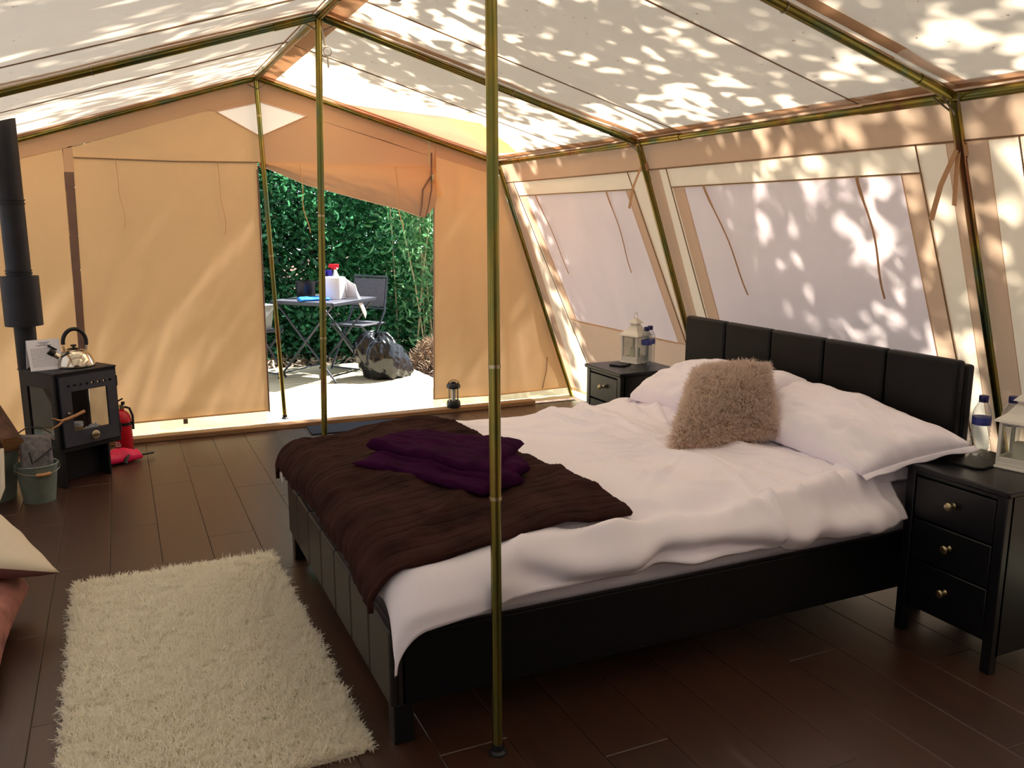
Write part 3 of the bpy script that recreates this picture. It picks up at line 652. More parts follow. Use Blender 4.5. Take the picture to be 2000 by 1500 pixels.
def hem_(o, T, side, nm='pillowcase_hem'):
    # open end of the case: a loose rim of cloth beyond the seam
    n = T.shape[0]; e = T[:, 0] if side == 0 else T[:, -1]; i = T[:, 1] if side == 0 else T[:, -2]
    k = np.linspace(0, 1, 6)[None, :, None]; out = (e-i); out[:, 2] = 0; out = out/np.linalg.norm(out, axis=1)[:, None]
    P = e[:, None]+out[:, None]*k*.022+np.array([0, 0, -.012])*k**1.5+np.array([0, 0, 1])*(.004*np.sin(np.linspace(0, 19, n))[:, None, None])*k
    oo = mesh(nm, P.reshape(-1, 3)-np.array(o.location), gridF(n, 6), M['white'], o, angle=180, solid=.004)
hem_(near_p, NT, 0); hem_(far_p, FT, 1)
# fluffy cushion
cc = [(1.93, 2.75, .555), (2.37, 2.60, .66), (2.47, 2.80, .885), (2.30, 3.09, .83)]
fcu, T, B = pillow('fluffy_cushion', cc, .095, .085, M['fur'], None, 40, .42, .02, .004, 2, 61)
tag(fcu, 'shaggy light brown fluffy cushion leaning on the white pillows', 'cushion')
def surf_samples(T, n, rng=RNG):
    a = rng.random(n)*(T.shape[0]-1.001); b = rng.random(n)*(T.shape[1]-1.001); i, j = a.astype(int), b.astype(int); fa, fb = (a-i)[:, None], (b-j)[:, None]
    p = T[i, j]*(1-fa)*(1-fb)+T[i+1, j]*fa*(1-fb)+T[i+1, j+1]*fa*fb+T[i, j+1]*(1-fa)*fb
    nn = np.cross(T[i+1, j]-T[i, j], T[i, j+1]-T[i, j]); nn /= np.linalg.norm(nn, axis=1)[:, None]+1e-9
    return p, nn
p1, n1 = surf_samples(T, 21000); p2_, n2 = surf_samples(B, 9000); P = np.concatenate([p1, p2_]); N = np.concatenate([n1, -n2])
N = N+np.array([-.25, -.35, -.25])+.95*np.stack([vnoise(P[:, 0]*38, P[:, 1]*38, 1), vnoise(P[:, 1]*38, P[:, 2]*38, 2), vnoise(P[:, 2]*38, P[:, 0]*38, 3)], 1); N /= np.linalg.norm(N, axis=1)[:, None]
strands(P-np.array(fcu.location), N, RNG.uniform(.018, .036, len(P)), .0011, M['furs'], 'fur', fcu, .35, curl=.4)

# ---- brown throw and folded plum blanket
def dfold(X, Y):
    w1 = fbm(X*2.6+Y*1.2, Y*2.6-X*.8, 51, 3); w2 = 1-np.abs(vnoise(X*2.1+Y*3.6, Y*2.3-X*2.5, 60))*2
    return .017*(w1+.7*np.maximum(w2, 0)**3)
def ttop(X, Y): return dtop(X, Y)+dfold(X, Y)+.026+.003*vnoise(X*5, Y*5, 3)
THR, td = cover(.672, 1.40, 2.26, 3.68, .085, .115, .0, .06, 260, 330, ttop, .014, 63, .005, rib=.0045)
w = np.clip((THR[..., 1]-2.26)/1.42, 0, 1); q = np.clip((THR[..., 0]-.62)/.78, 0, 1)
THR[..., 0] -= .10*w*q; THR[..., 0] += .05*(1-w)**3*q; THR[..., 1] += .03*q*(1-w)-.04*(1-w)*(1-q)
THR[..., 2] += .014*np.maximum(0, vnoise(THR[..., 0]*5, THR[..., 1]*5, 31))
to = sheet('fur_throw', THR, M['throw'], solid=.016)
tag(to, 'dark brown ribbed plush throw across the foot of the bed', 'throw')
pb = thing('folded_blanket', 'folded dark plum fleece blanket lying on the brown throw', 'blanket', (1.1, 3.05, .60))
def lay(name, c, z, th, seed, pin=.03):
    c = [(x-1.1, y-3.05, z-.60) for x, y in c]
    pillow(name, c, th, th*.5, M['purple'], pb, 44, .22, pin, .008, 2.4, seed, nrm=(0, 0, 1), power=6)
lay('lower_fold', [(.72, 2.98), (1.02, 2.45), (1.20, 2.52), (1.16, 3.16)], .626, .024, 71)
lay('middle_fold', [(.80, 3.02), (1.08, 2.47), (1.26, 2.60), (1.34, 3.00)], .642, .020, 72)
lay('upper_fold', [(.80, 3.08), (1.08, 2.52), (1.36, 2.86), (1.00, 3.22)], .660, .024, 73, .01)

# ------------------------------------------------------------------ bedside tables
def bedside(label, x, y0, y1, proto=None):
    o = thing('bedside_table', label, 'bedside table', (x, (y0+y1)/2, 0), 0, 'black bedside tables')
    h = (y1-y0)/2; D = .40
    B_ = lambda n, lo, hi, mt=M['blackwood'], bev=.003, par=o: MB().b2(lo, hi).build(n, mt, par, bevel=bev)
    B_('top', (-.012, -h-.012, .620), (D, h+.012, .642), bev=.005)
    for s in (-1, 1): B_('side_panel', (.02, s*h-(.018 if s > 0 else 0), .06), (D-.01, s*h+(.018 if s < 0 else 0), .620))
    B_('back_panel', (D-.02, -h+.01, .08), (D-.012, h-.01, .62)); B_('bottom_panel', (.02, -h+.01, .10), (D-.015, h-.01, .118)); B_('top_rail', (.004, -h+.03, .602), (.02, h-.03, .620))
    for sx in (0, D-.045):
        for s in (-1, 1): B_('leg', (sx, s*h-(.036 if s > 0 else 0), 0), (sx+.036, s*h+(.036 if s < 0 else 0), .620))
    for z0, z1 in ((.447, .598), (.294, .441), (.122, .288)):
        d = B_('drawer', (.002, -h+.040, z0), (.022, h-.040, z1), bev=.004); zz = (z0+z1)/2+.01
        B_('drawer_box', (.022, -h+.06, z0+.01), (D-.03, h-.06, z1-.03), par=d)
        k = MB(); pts = [(.011, .0), (.0075, -.004), (.006, -.016), (.0135, -.022), (.015, -.027), (.011, -.032), (0, -.0335)]
        k.lathe([(r, -z) for r, z in pts], 16); kb = k.build('knob', M['brass'], d); kb.location = (.002, 0, zz); kb.rotation_euler = (0, -PI/2, 0)
    return o
bedside('black bedside table with three drawers in the near right corner', 2.545, 1.735, 2.125)
bedside('black bedside table with drawers on the far side of the bed', 2.545, 4.09, 4.475)
TZ = .6425
def lantern(label, loc, rz):
    o = thing('candle_lantern', label, 'lantern', loc, rz, 'white candle lanterns'); w = .060; H = .150; lw = M['lantern']
    MB().b2((-w-.006, -w-.006, 0), (w+.006, w+.006, .008)).box((0, 0, .014), (2*w, 2*w, .014)).build('base', lw, o, bevel=.002)
    for sx in (-1, 1):
        for sy in (-1, 1): MB().box((sx*(w-.006), sy*(w-.006), .02+H/2), (.012, .012, H)).build('corner_post', lw, o, bevel=.0015)
    for k in range(4):
        a = k*PI/2; p = MB(); p.box((0, -w+.006, .02+H/2), (2*w-.024, .0015, H)); g = p.build('glass_pane', M['lpane'], o); g.rotation_euler = (0, 0, a)
        for zc, hh in ((.03, .02), (.02+H-.006, .014)): r = MB().box((0, -w+.006, zc), (2*w-.02, .010, hh)).build('pane_rail', lw, o, bevel=.001); r.rotation_euler = (0, 0, a)
    V = []; prof = [(w+.014, .166), (w+.010, .174), (.045, .195), (.030, .218), (.026, .226)]
    rb = MB()
    for r, z in prof: V += [(-r, -r, z), (r, -r, z), (r, r, z), (-r, r, z)]
    F = [(3, 2, 1, 0)]+[(i*4+k, i*4+(k+1) % 4, (i+1)*4+(k+1) % 4, (i+1)*4+k) for i in range(4) for k in range(4)]+[(16, 17, 18, 19)]
    rb.add(V, F).build('roof', lw, o, smooth=False)
    V = []
    for r, z in [(.022, .226), (.022, .238), (.034, .240), (.030, .246), (.010, .268), (.0, .272)]: V += [(-r, -r, z), (r, -r, z), (r, r, z), (-r, r, z)]
    MB().add(V, [(i*4+k, i*4+(k+1) % 4, (i+1)*4+(k+1) % 4, (i+1)*4+k) for i in range(5) for k in range(4)]+[(3, 2, 1, 0)]).build('chimney_cap', lw, o, smooth=False)
    MB().tube([(.018*math.cos(a), .0, .284+.018*math.sin(a)) for a in np.linspace(0, 2*PI, 17)], .0022, 6, False).build('ring_handle', lw, o)
    MB().lathe([(0, .021), (.030, .021), (.031, .088), (.027, .090), (.012, .086), (0, .086)], 22).build('candle', M['candle'], o)
    return o
lantern('white square candle lantern on the far bedside table', (2.83, 4.39, TZ), .35)
lantern('white square candle lantern at the right edge on the near bedside table', (2.83, 1.90, TZ), .25)
def bottle(label, loc, rz=0):
    o = thing('water_bottle', label, 'bottle', loc, rz, 'small plastic water bottles'); pr = [(0, .006), (.018, .002), (.028, .0), (.0315, .006), (.0325, .018)]
    z = .018
    for k in range(6): pr += [(.0325, z+.004), (.0300, z+.009), (.0325, z+.014)]; z += .015
    pr += [(.0325, .115), (.0318, .117), (.0318, .147), (.0325, .149), (.0322, .160), (.028, .176), (.020, .192), (.0135, .203), (.0135, .207), (0, .207)]
    MB().lathe(pr, 28).build('bottle_body', M['water'], o, angle=60)
    MB().lathe([(.0323, .1175), (.0324, .118), (.0324, .146), (.0323, .1465)], 28).build('label_band', M['blabel'], o)
    MB().lathe([(0, .2065), (.0155, .2065), (.0165, .208), (.0165, .222), (.015, .225), (0, .225)], 24).build('cap', M['cap'], o)
    MB().lathe([(.0137, .201), (.0165, .201), (.0165, .2045), (.0137, .2045)], 20).build('cap_ring', M['cap'], o)
bottle('front water bottle with navy cap on the far bedside table', (2.855, 4.305, TZ))
bottle('rear water bottle with navy cap beside the far white lantern', (2.905, 4.345, TZ), 1)
bottle('front water bottle with navy cap on the near bedside table', (2.845, 2.075, TZ), 2)
bottle('rear water bottle with navy cap behind the near white lantern', (2.93, 2.02, TZ), .5)
for lab, c, rz, d in (('dark slate coaster lying on the far bedside table', (2.69, 4.33, TZ), .5, (.11, .10, .010)), ('black slate coaster lying beside the near front bottle', (2.735, 2.00, TZ), .12, (.15, .12, .008))):
    s = thing('slate_coaster', lab, 'coaster', c, rz, 'black coasters'); x, y = d[0]/2, d[1]/2
    MB().prism([(-x, -y+.02), (-x+.02, -y), (x-.004, -y+.004), (x, y-.012), (x-.015, y), (-x+.005, y-.003)], 0, d[2]).build('coaster', M['slate'], s, bevel=.002)

# ------------------------------------------------------------------ shaggy rug
rg = thing('shag_rug', 'cream white shaggy rug on the floor beside the bed foot', 'rug', (.145, 2.98, 0), math.radians(.6))
RW, RL = .40, .80
def rb_edge(x, y): return 1
MB().prism([(-RW+.02, -RL), (RW-.02, -RL), (RW, -RL+.02), (RW, RL-.02), (RW-.02, RL), (-RW+.02, RL), (-RW, RL-.02), (-RW, -RL+.02)], .001, .012).build('backing', M['rugb'], rg)
n = 105000; x = RNG.uniform(-RW, RW, n); y = RNG.uniform(-RL, RL, n)
gx = vnoise(x*48, y*48, 5); gy = vnoise(x*48, y*48, 6); N = np.stack([gx*1.3+.5*np.sign(x)*(np.abs(x) > RW-.03), gy*1.2+.5*np.sign(y)*(np.abs(y) > RL-.03), np.ones(n)*.8], 1); N /= np.linalg.norm(N, axis=1)[:, None]
strands(np.stack([x, y, np.full(n, .011)], 1), N, RNG.uniform(.026, .040, n)*(1+.3*vnoise(x*30, y*30, 7)), .0022, M['rugs'], 'pile', rg, .45, curl=1.0)

# ------------------------------------------------------------------ wood stove corner
A_ = math.radians(33.5); ex = np.array([math.cos(A_), math.sin(A_)]); ey = np.array([-math.sin(A_), math.cos(A_)])
SW, SDp = .368, .36; sc_ = np.array([-.362, 5.287])+ex*SW/2+ey*SDp/2
st = thing('wood_stove', 'black steel wood stove with glass sides, door and flue pipe', 'stove', (sc_[0], sc_[1], 0), A_)
hw, hd = SW/2, SDp/2; Sb = M['stove']
def SBX(name, lo, hi, mt=Sb, bev=.003, par=st): return MB().b2(lo, hi).build(name, mt, par, bevel=bev)
SBX('top_plate', (-hw-.004, -hd-.004, .648), (hw+.004, hd+.004, .660))
SBX('bottom_plate', (-hw, -hd, .205), (hw, hd, .225))
SBX('back_plate', (-hw, hd-.012, .225), (hw, hd, .648))
for s in (-1, 1):
    f = MB(); x0, x1 = (s*hw, s*(hw-.016)); x0, x1 = min(x0, x1), max(x0, x1)
    f.b2((x0, -hd, .225), (x1, -hd+.055, .648)); f.b2((x0, hd-.07, .225), (x1, hd-.012, .648)); f.b2((x0, -hd+.055, .225), (x1, hd-.07, .27)); f.b2((x0, -hd+.055, .565), (x1, hd-.07, .648))
    sp = f.build('side_plate', Sb, st); MB().b2(((x0+x1)/2-.0005, -hd+.05, .265), ((x0+x1)/2+.0005, hd-.065, .57)).build('side_glass', M['pane'], sp)
fr_ = MB()
for lo, hi in (((-hw, -hd, .225), (-hw+.022, -hd+.02, .648)), ((hw-.022, -hd, .225), (hw, -hd+.02, .648)), ((-hw+.022, -hd, .625), (hw-.022, -hd+.02, .648)), ((-hw+.022, -hd, .225), (hw-.022, -hd+.02, .24))): fr_.b2(lo, hi)
fr_.build('front_frame', Sb, st)
# door with a glass light, vent slots, dial and forked handle
D0 = -hd-.014; dx0, dx1, dz0, dz1 = -hw+.018, hw-.012, .236, .634; gx0, gx1, gz0, gz1 = dx0+.062, dx1-.058, .318, .548
dr_ = MB(); slots = [gx0-.02+.036*k for k in range(8)]; zs0, zs1 = .575, .588
dr_.b2((dx0, D0, dz0), (gx0, -hd+.002, gz1)); dr_.b2((gx1, D0, dz0), (dx1, -hd+.002, gz1)); dr_.b2((gx0, D0, dz0), (gx1, -hd+.002, gz0)); dr_.b2((dx0, D0, gz1), (dx1, -hd+.002, zs0)); dr_.b2((dx0, D0, zs1), (dx1, -hd+.002, dz1))
xs = [dx0]+[v for k in slots for v in (k, k+.016)]+[dx1]
for i in range(0, len(xs), 2): dr_.b2((xs[i], D0, zs0), (xs[i+1], -hd+.002, zs1))
door = dr_.build('stove_door', M['stoved'], st)
MB().b2((gx0-.01, -hd-.004, gz0-.01), (gx1+.01, -hd, gz1+.01)).build('door_glass', M['pane'], door)
dl_ = MB().lathe([(0, 0), (.026, 0), (.026, .006), (.022, .009), (0, .009)], 24); di = dl_.build('air_dial', M['brass'], door); di.location = ((gx0+gx1)/2+.01, D0, .277); di.rotation_euler = (PI/2, 0, 0)
MB().b2(((gx0+gx1)/2-.008, D0-.0125, .274), ((gx0+gx1)/2+.028, D0-.009, .279)).build('dial_pointer', M['blackpl'], door)
bt = MB().lathe([(0, 0), (.010, 0), (.010, .012), (.007, .016), (0, .017)], 14).build('latch_knob', M['chrome'], door); bt.location = (dx0+.034, D0, .43); bt.rotation_euler = (PI/2, 0, 0)
hn = MB(); hn.tube([(dx0+.11, D0-.03, .432), (dx0+.055, D0-.035, .418), (dx0+.01, D0-.038, .410), (dx0-.035, D0-.04, .405), (dx0-.085, D0-.04, .430)], [.010, .009, .009, .007, .003], 9)
hn.tube([(dx0-.02, D0-.038, .406), (dx0-.055, D0-.045, .385), (dx0-.10, D0-.05, .372)], [.007, .006, .003], 9); hn.build('forked_handle', M['antler'], door)
for z in (.29, .57):
    MB().tube([(dx1+.004, D0+.004, z-.03), (dx1+.004, D0+.004, z+.03)], .007, 10).build('hinge', Sb, st)
# plinth under the firebox
SBX('plinth_side', (-hw+.004, -hd+.004, 0), (-hw+.018, hd-.02, .205)); SBX('plinth_side', (hw-.06, -hd+.05, 0), (hw-.046, hd-.02, .205)); SBX('plinth_back', (-hw+.018, -hd+.14, 0), (hw-.046, -hd+.152, .205))
SBX('fire_floor', (-hw+.018, -hd+.02, .225), (hw-.018, hd-.014, .25))
# flue
fx, fy = (np.array([-.505, 5.585])-sc_)@ex, (np.array([-.505, 5.585])-sc_)@ey
fl_ = MB().tube([(fx, fy, .655), (fx, fy, .93)], .056, 24).build('flue_pipe', Sb, st)
MB().tube([(fx, fy, .905), (fx, fy, 1.185)], .098, 28).build('flue_shield', Sb, fl_)
MB().tube([(fx, fy, 1.18), (fx, fy, 2.30)], .0635, 24).build('flue_pipe', Sb, st)
for z in (1.20, 1.215, 1.585, 1.605): MB().lathe([(.062, z-.006), (.069, z-.003), (.069, z+.003), (.062, z+.006)], 24, (fx, fy, 0)).build('flue_ring', Sb, fl_)
MB().tube([(fx+.055, fy-.03, .73), (fx+.075, fy-.04, .73)], .012, 10).build('damper_knob', Sb, fl_)
def onst(u, v, z):  # local stove point -> world
    p = sc_+ex*u+ey*v; return (p[0], p[1], z)
ke = thing('whistling_kettle', 'polished steel whistling kettle with black handle on the stove', 'kettle', onst(.03, -.035, .660), A_-.30)
MB().lathe([(0, 0), (.100, 0), (.106, .005), (.107, .012), (.102, .03), (.090, .062), (.066, .090), (.040, .100), (.038, .101), (0, .101)], 40).build('kettle_body', M['chrome'], ke)
MB().lathe([(0, .100), (.036, .100), (.037, .104), (.022, .109), (.006, .111), (.006, .116), (.016, .119), (.017, .126), (.010, .129), (0, .129)], 24).build('lid', M['blackpl'], ke)
sp = MB().tube([(-.075, 0, .055), (-.100, 0, .074), (-.118, 0, .092)], [.026, .021, .018], 16).build('spout', M['chrome'], ke)
MB().tube([(-.108, 0, .080), (-.132, 0, .104)], [.021, .022], 16).box((-.112, 0, .120), (.05, .012, .010), ry=.6).build('whistle_cap', M['blackpl'], sp)
MB().tube([(.062*math.cos(a)+.008, 0, .140+.078*math.sin(a)) for a in np.linspace(-.25, PI+.1, 20)], .0115, 12, True).build('handle', M['blackpl'], ke)
for s in (-1, 1): MB().tube([(.008+s*.062, 0, .125), (.008+s*.055, 0, .078)], .006, 8).build('handle_bracket', M['chrome'], ke)
# folded instruction card
cd = thing('instruction_card', 'folded white paper card with small print standing on the stove', 'card', onst(-.112, .028, .661), A_-.30)
V = [(-.085, -.055, 0), (.085, -.055, 0), (.085, .0, .168), (-.085, .0, .168), (-.085, .055, 0), (.085, .055, 0)]
mesh('card_sheet', V, [(0, 1, 2, 3), (3, 2, 5, 4)], M['paper'], cd, smooth=False, solid=.0012)
tx = MB(); rr = random.Random(3)
for k in range(17):
    t = .90-.048*k; y = -.055*(1-t); z = .168*t; wd = (.05, .035, .075)[k] if k < 3 else rr.uniform(.10, .138); h_ = .0050 if k < 3 else .0026; cx = 0 if k < 3 else -.07+wd/2
    if k in (3,): continue
    nrm = np.array([0, -.168, .055]); nrm = nrm/np.linalg.norm(nrm)*.0011; x = -wd/2 if k < 3 else -.07
    while x < (wd/2 if k < 3 else -.07+wd):
        ww = rr.uniform(.005, .014)
        tx.add([(x, y+nrm[1]-.31*h_/2, z+nrm[2]-.95*h_/2), (x+ww, y+nrm[1]-.31*h_/2, z+nrm[2]-.95*h_/2), (x+ww, y+nrm[1]+.31*h_/2, z+nrm[2]+.95*h_/2), (x, y+nrm[1]+.31*h_/2, z+nrm[2]+.95*h_/2)], [(0, 1, 2, 3)]); x += ww+.0026
tx.build('printed_lines', M['ink'], cd, smooth=False, kind='stuff')
# things seen through the stove glass
def logpiece(name, label, cat, loc, rot, L_, r, group, par=None, seed=1):
    rg_ = random.Random(seed); o = thing(name, label, cat, loc, 0, group); o.rotation_euler = rot
    a = rg_.uniform(1.5, 2.0); pts = [(0, 0)]+[(r*math.cos(t)*rg_.uniform(.93, 1.05), r*math.sin(t)*rg_.uniform(.93, 1.05)) for t in np.linspace(0, a, 6)]
    pts = [(x-r*.5, z-r*.4) for x, z in pts]; n = len(pts)
    V = [(x, -L_/2, z) for x, z in pts]+[(x*1.02, L_/2, z*1.02) for x, z in pts]
    MB().add(V, [tuple(range(n)), tuple(range(2*n-1, n-1, -1)), (0, n, n+1, 1), (n-1, 2*n-1, n, 0)]).build('split_face', M['logface'], o, smooth=False)
    W = [(x*1.01, -L_/2+.001, z*1.01) for x, z in pts[1:]]+[(x*1.03, L_/2-.001, z*1.03) for x, z in pts[1:]]; k = n-1
    MB().add(W, [(i, i+k, i+1+k, i+1) for i in range(k-1)]).build('bark', M['logbark'], o)
    return o
logpiece('kindling_log', 'small split log lying at the left inside the stove', 'log', onst(-.07, .03, .275), (0, .25, A_+.4), .18, .04, 'wood inside the stove', seed=4)
logpiece('kindling_log', 'small split log leaning across the back inside the stove', 'log', onst(-.02, .10, .275), (.1, -.3, A_-1.3), .18, .035, 'wood inside the stove', seed=5)
jr = thing('glass_jar', 'small pale jar standing among the wood in the stove', 'jar', onst(-.02, -.085, .251)); MB().lathe([(0, 0), (.026, 0), (.028, .005), (.028, .07), (0, .07)], 20).build('jar_body', pbr('amber_wax', lin((206, 170, 110)), .4, trans=.2), jr); MB().lathe([(0, .07), (.03, .07), (.03, .092), (.026, .095), (0, .095)], 20).build('jar_lid', M['labelw'], jr)
for i, (u, v) in enumerate(((.045, -.09), (.085, -.07))):
    o, _, _ = pillow('crumpled_paper', [onst(u-.035, v-.03, .275), onst(u+.035, v-.03, .275), onst(u+.035, v+.03, .275), onst(u-.035, v+.03, .275)], .03, .022, M['paper'], None, 16, .5, .1, .012, 3, 200+i)
    tag(o, ('crumpled white paper ball by the jar inside the stove', 'crumpled white paper ball farthest right inside the stove')[i], 'paper', 'crumpled paper in the stove')
# fire extinguisher
fe = thing('fire_extinguisher', 'red fire extinguisher with black trigger behind the stove', 'extinguisher', (-.045, 6.02, 0), -.3)
MB().lathe([(0, .004), (.050, .0), (.055, .01), (.055, .215), (.050, .24), (.034, .265), (.018, .275), (.016, .29), (0, .29)], 28).build('cylinder', M['red'], fe)
MB().lathe([(.0555, .008), (.058, .006), (.058, .022), (.0555, .024)], 28).build('base_ring', M['blackpl'], fe)
MB().lathe([(.0556, .182), (.0575, .182), (.0575, .202), (.0556, .202)], 28).build('strap', M['blackpl'], fe)
vl = MB().lathe([(0, .29), (.017, .29), (.017, .315), (0, .318)], 16).build('valve', M['brass'], fe)
MB().add(*(lambda b: (b.v, b.f))(MB().box((-.025, 0, .335), (.085, .018, .010), ry=-.5).box((-.03, 0, .312), (.075, .016, .008), ry=.15).box((.012, 0, .325), (.02, .02, .02)))).build('trigger', M['blackpl'], fe, bevel=.002)
MB().tube([(.02, 0, .30), (.05, .0, .29), (.066, 0, .24), (.064, 0, .15)], .008, 8).build('hose', M['blackpl'], fe)
lb = MB()
for z, wds in ((.150, (.3, .5)), (.135, (.2, .6)), (.110, (.9,)), (.098, (.5, .3)), (.070, (.7,)), (.058, (.4, .3)), (.046, (.8,))):
    a = -2.45
    for wd in wds:
        for k in range(5):
            a0, a1 = a+wd*k/5, a+wd*(k+1)/5; lb.add([(.0558*math.cos(q), .0558*math.sin(q), zz) for q, zz in ((a0, z), (a1, z), (a1, z+.006), (a0, z+.006))], [(0, 1, 2, 3)])
        a += wd+.12
lb.build('label_print', M['labelw'], fe, kind='stuff')
# fire blanket pouch
fp = thing('fire_blanket_pouch', 'pinkish red soft pouch with black straps on floor behind the stove', 'pouch', (-.05, 5.76, 0), .25)
o, _, _ = pillow('pouch', [(-.15, -.10, .022), (.105, -.035, .02), (.10, .035, .03), (-.15, .10, .03)], .05, .02, M['pink'], fp, 26, .35, .03, .010, 2.5, 301)
MB().box((.135, .0, .030), (.085, .030, .010), rz=.1).build('strap', M['blackpl'], fp, bevel=.002); MB().tube([(-.02, -.09, .012), (.005, -.05, .05), (.0, -.03, .066)], .014, 6, True, .25).build('strap', M['blackpl'], fp)
# buckets
def bucket(label, loc, r0, r1, h, rz, group, hand=True):
    o = thing('metal_bucket', label, 'bucket', loc, rz, group)
    MB().lathe([(0, .004), (r0-.002, .004), (r0, 0), (r0, .006), (r1, h-.004), (r1+.005, h), (r1+.002, h+.004), (r1-.004, h), (r0-.005, .010), (0, .010)], 40).build('pail', M['bucket'], o)
    for s in (-1, 1): MB().box((s*(r1+.004), 0, h-.02), (.006, .03, .034)).build('handle_ear', M['bucket'], o, bevel=.002)
    if hand:
        pts = [((r1+.008)*math.cos(a), -(r1+.012)*math.sin(a)*.98, h-.012-.028*math.sin(a)) for a in np.linspace(0, PI, 21)]
        b = MB().tube(pts, .0025, 6).build('wire_handle', M['steel'], o); MB().tube(pts[8:13], .010, 10).build('grip', M['handle'], b)
    return o
bucket('small grey-green metal bucket with wooden grip in front of the stove', (-.478, 5.13, 0), .078, .103, .205, .35, 'galvanised metal buckets')
bucket('large grey-green metal bucket full of split logs at the left edge', (-.735, 5.27, 0), .135, .175, .33, 0, 'galvanised metal buckets', False)
for i, (lab, p, rot, L_, r) in enumerate((('split log standing tallest in the large bucket, bark to the right', (-.625, 5.22, .41), (.75, .15, .75), .28, .115),
                          ('dark split log leaning out over the large bucket rim', (-.66, 5.12, .36), (.55, .5, .2), .24, .10),
                          ('split log at the left edge of the large bucket', (-.79, 5.22, .42), (.8, -.3, .4), .27, .11),
                          ('split log deep at the back of the large bucket', (-.74, 5.36, .36), (1.1, .2, 1.6), .28, .10))):
    logpiece('firewood_log', lab, 'log', p, rot, L_, r, 'firewood in the large bucket', seed=20+i)
gl = thing('oven_glove', 'grey quilted oven glove with black trim stuffed in the small bucket', 'glove', (-.475, 5.14, .08), .30)
o, _, _ = pillow('quilted_pad', [(-.085, -.01, .05), (.085, .0, .05), (.088, .045, .262), (-.065, .05, .285)], .028, .022, M['glove'], gl, 30, .3, .01, .006, 4, 302)
for pts in ([(-.07, .048, .29), (-.02, .056, .315), (.05, .05, .305), (.092, .042, .268)], [(-.03, -.035, .13), (-.04, -.036, .20)], [(-.02, -.038, .14), (.09, .0, .20)]):
    MB().tube(pts, .007, 6, True, .5).build('black_trim', M['blackpl'], gl)
# floor cushions at the left edge
o, _, _ = pillow('floor_cushion', [(-.95, 3.22, .46), (-.285, 3.49, .185), (-.62, 4.12, .36), (-1.25, 3.9, .55)], .075, .13, M['creamcloth'], None, 40, .45, .02, .008, 2, 303)
tag(o, 'large floor cushion, cream above and dark mauve below, pointed corner on floor', 'cushion')
o.data.materials.append(M['mauve']); nf = len(o.data.polygons)
mi = np.zeros(nf, np.int32); mi[nf//2:] = 1; o.data.polygons.foreach_set('material_index', mi)
o, _, _ = pillow('pink_cushion', [(-1.05, 2.75, .10), (-.44, 2.95, .09), (-.40, 3.62, .10), (-1.05, 3.6, .12)], .10, .085, M['pinkcloth'], None, 40, .3, .05, .022, 3.2, 304)
tag(o, 'crumpled pink print floor cushion beneath the cream and mauve one', 'cushion')
sc2 = thing('standing_cushion', 'pink print cushion with cream border behind the mauve cushion', 'cushion', (-.80, 4.30, .25))
pillow('cushion_body', [(-.28, -.1, -.22), (.21, .02, -.06), (.235, .16, .20), (-.28, .1, .22)], .06, .06, M['pinkcloth'], sc2, 30, .4, .03, .008, 2, 305)
MB().tube([(.19, .02, -.07), (.245, .06, .05), (.245, .165, .205)], .022, 8, True, .5).build('cream_border', M['creamcloth'], sc2)
# camping lantern on the threshold
cl = thing('camping_lantern', 'black camping lantern with clear chimney on the threshold batten', 'lantern', (2.345, 6.245, .0345))
MB().lathe([(0, 0), (.052, 0), (.054, .006), (.054, .045), (.048, .055), (0, .055)], 28).build('base', M['blackpl'], cl); MB().lathe([(.053, .018), (.056, .02), (.056, .03), (.053, .032)], 28).build('base_rim', M['blackpl'], cl)
MB().lathe([(.043, .055), (.043, .155)], 28).build('chimney', M['lpane'], cl)
for s in range(4):
    a = s*PI/2+.5; MB().tube([(.047*math.cos(a), .047*math.sin(a), .05), (.047*math.cos(a), .047*math.sin(a), .16)], .0035, 6).build('guard_wire', M['chrome'], cl)
MB().b2((-.012, -.012, .055), (.012, .012, .145)).build('lamp_panel', M['labelw'], cl)
MB().lathe([(0, .155), (.050, .155), (.055, .160), (.055, .178), (.045, .192), (.02, .196), (.02, .205), (0, .206)], 28).build('cap', M['blackpl'], cl)
MB().tube([(.05*math.cos(a), 0, .175+.045*math.sin(a)) for a in np.linspace(0, PI, 12)], .003, 6).build('handle', M['blackpl'], cl)
# door mat
dm = MB().box((1.575, 6.045, .006), (.82, .26, .010), rz=-.05).build('door_mat', M['mat'], bevel=.004); tag(dm, 'dark navy door mat on the floor inside the doorway', 'mat')

# ------------------------------------------------------------------ outside: ground, deck, furniture
gd = setting('ground')
gx_, gy_ = np.meshgrid(np.linspace(-25, 28, 90), np.linspace(-22, 32, 90), indexing='ij')
gz = -.16+.05*fbm(gx_*.9, gy_*.9, 5)+.35*np.clip((gy_-10)/6, 0, 1)
sheet('soil', np.stack([gx_, gy_, np.where((np.abs(gx_) < 4.5) & (gy_ < 9.2), -.2, gz)], 2), M['mulch'], gd)
n = 5200; x = RNG.uniform(-1, 6.5, n); y = RNG.uniform(8.9, 11.2, n); a = RNG.uniform(0, PI, n); Lc = RNG.uniform(.02, .07, n); W = RNG.uniform(.005, .014, n); zc = -.10+.05*fbm(x*.9, y*.9, 5)+RNG.uniform(.0, .05, n); zt = RNG.normal(0, .02, n)
dx, dy = np.cos(a)*Lc, np.sin(a)*Lc; wx, wy = -np.sin(a)*W, np.cos(a)*W
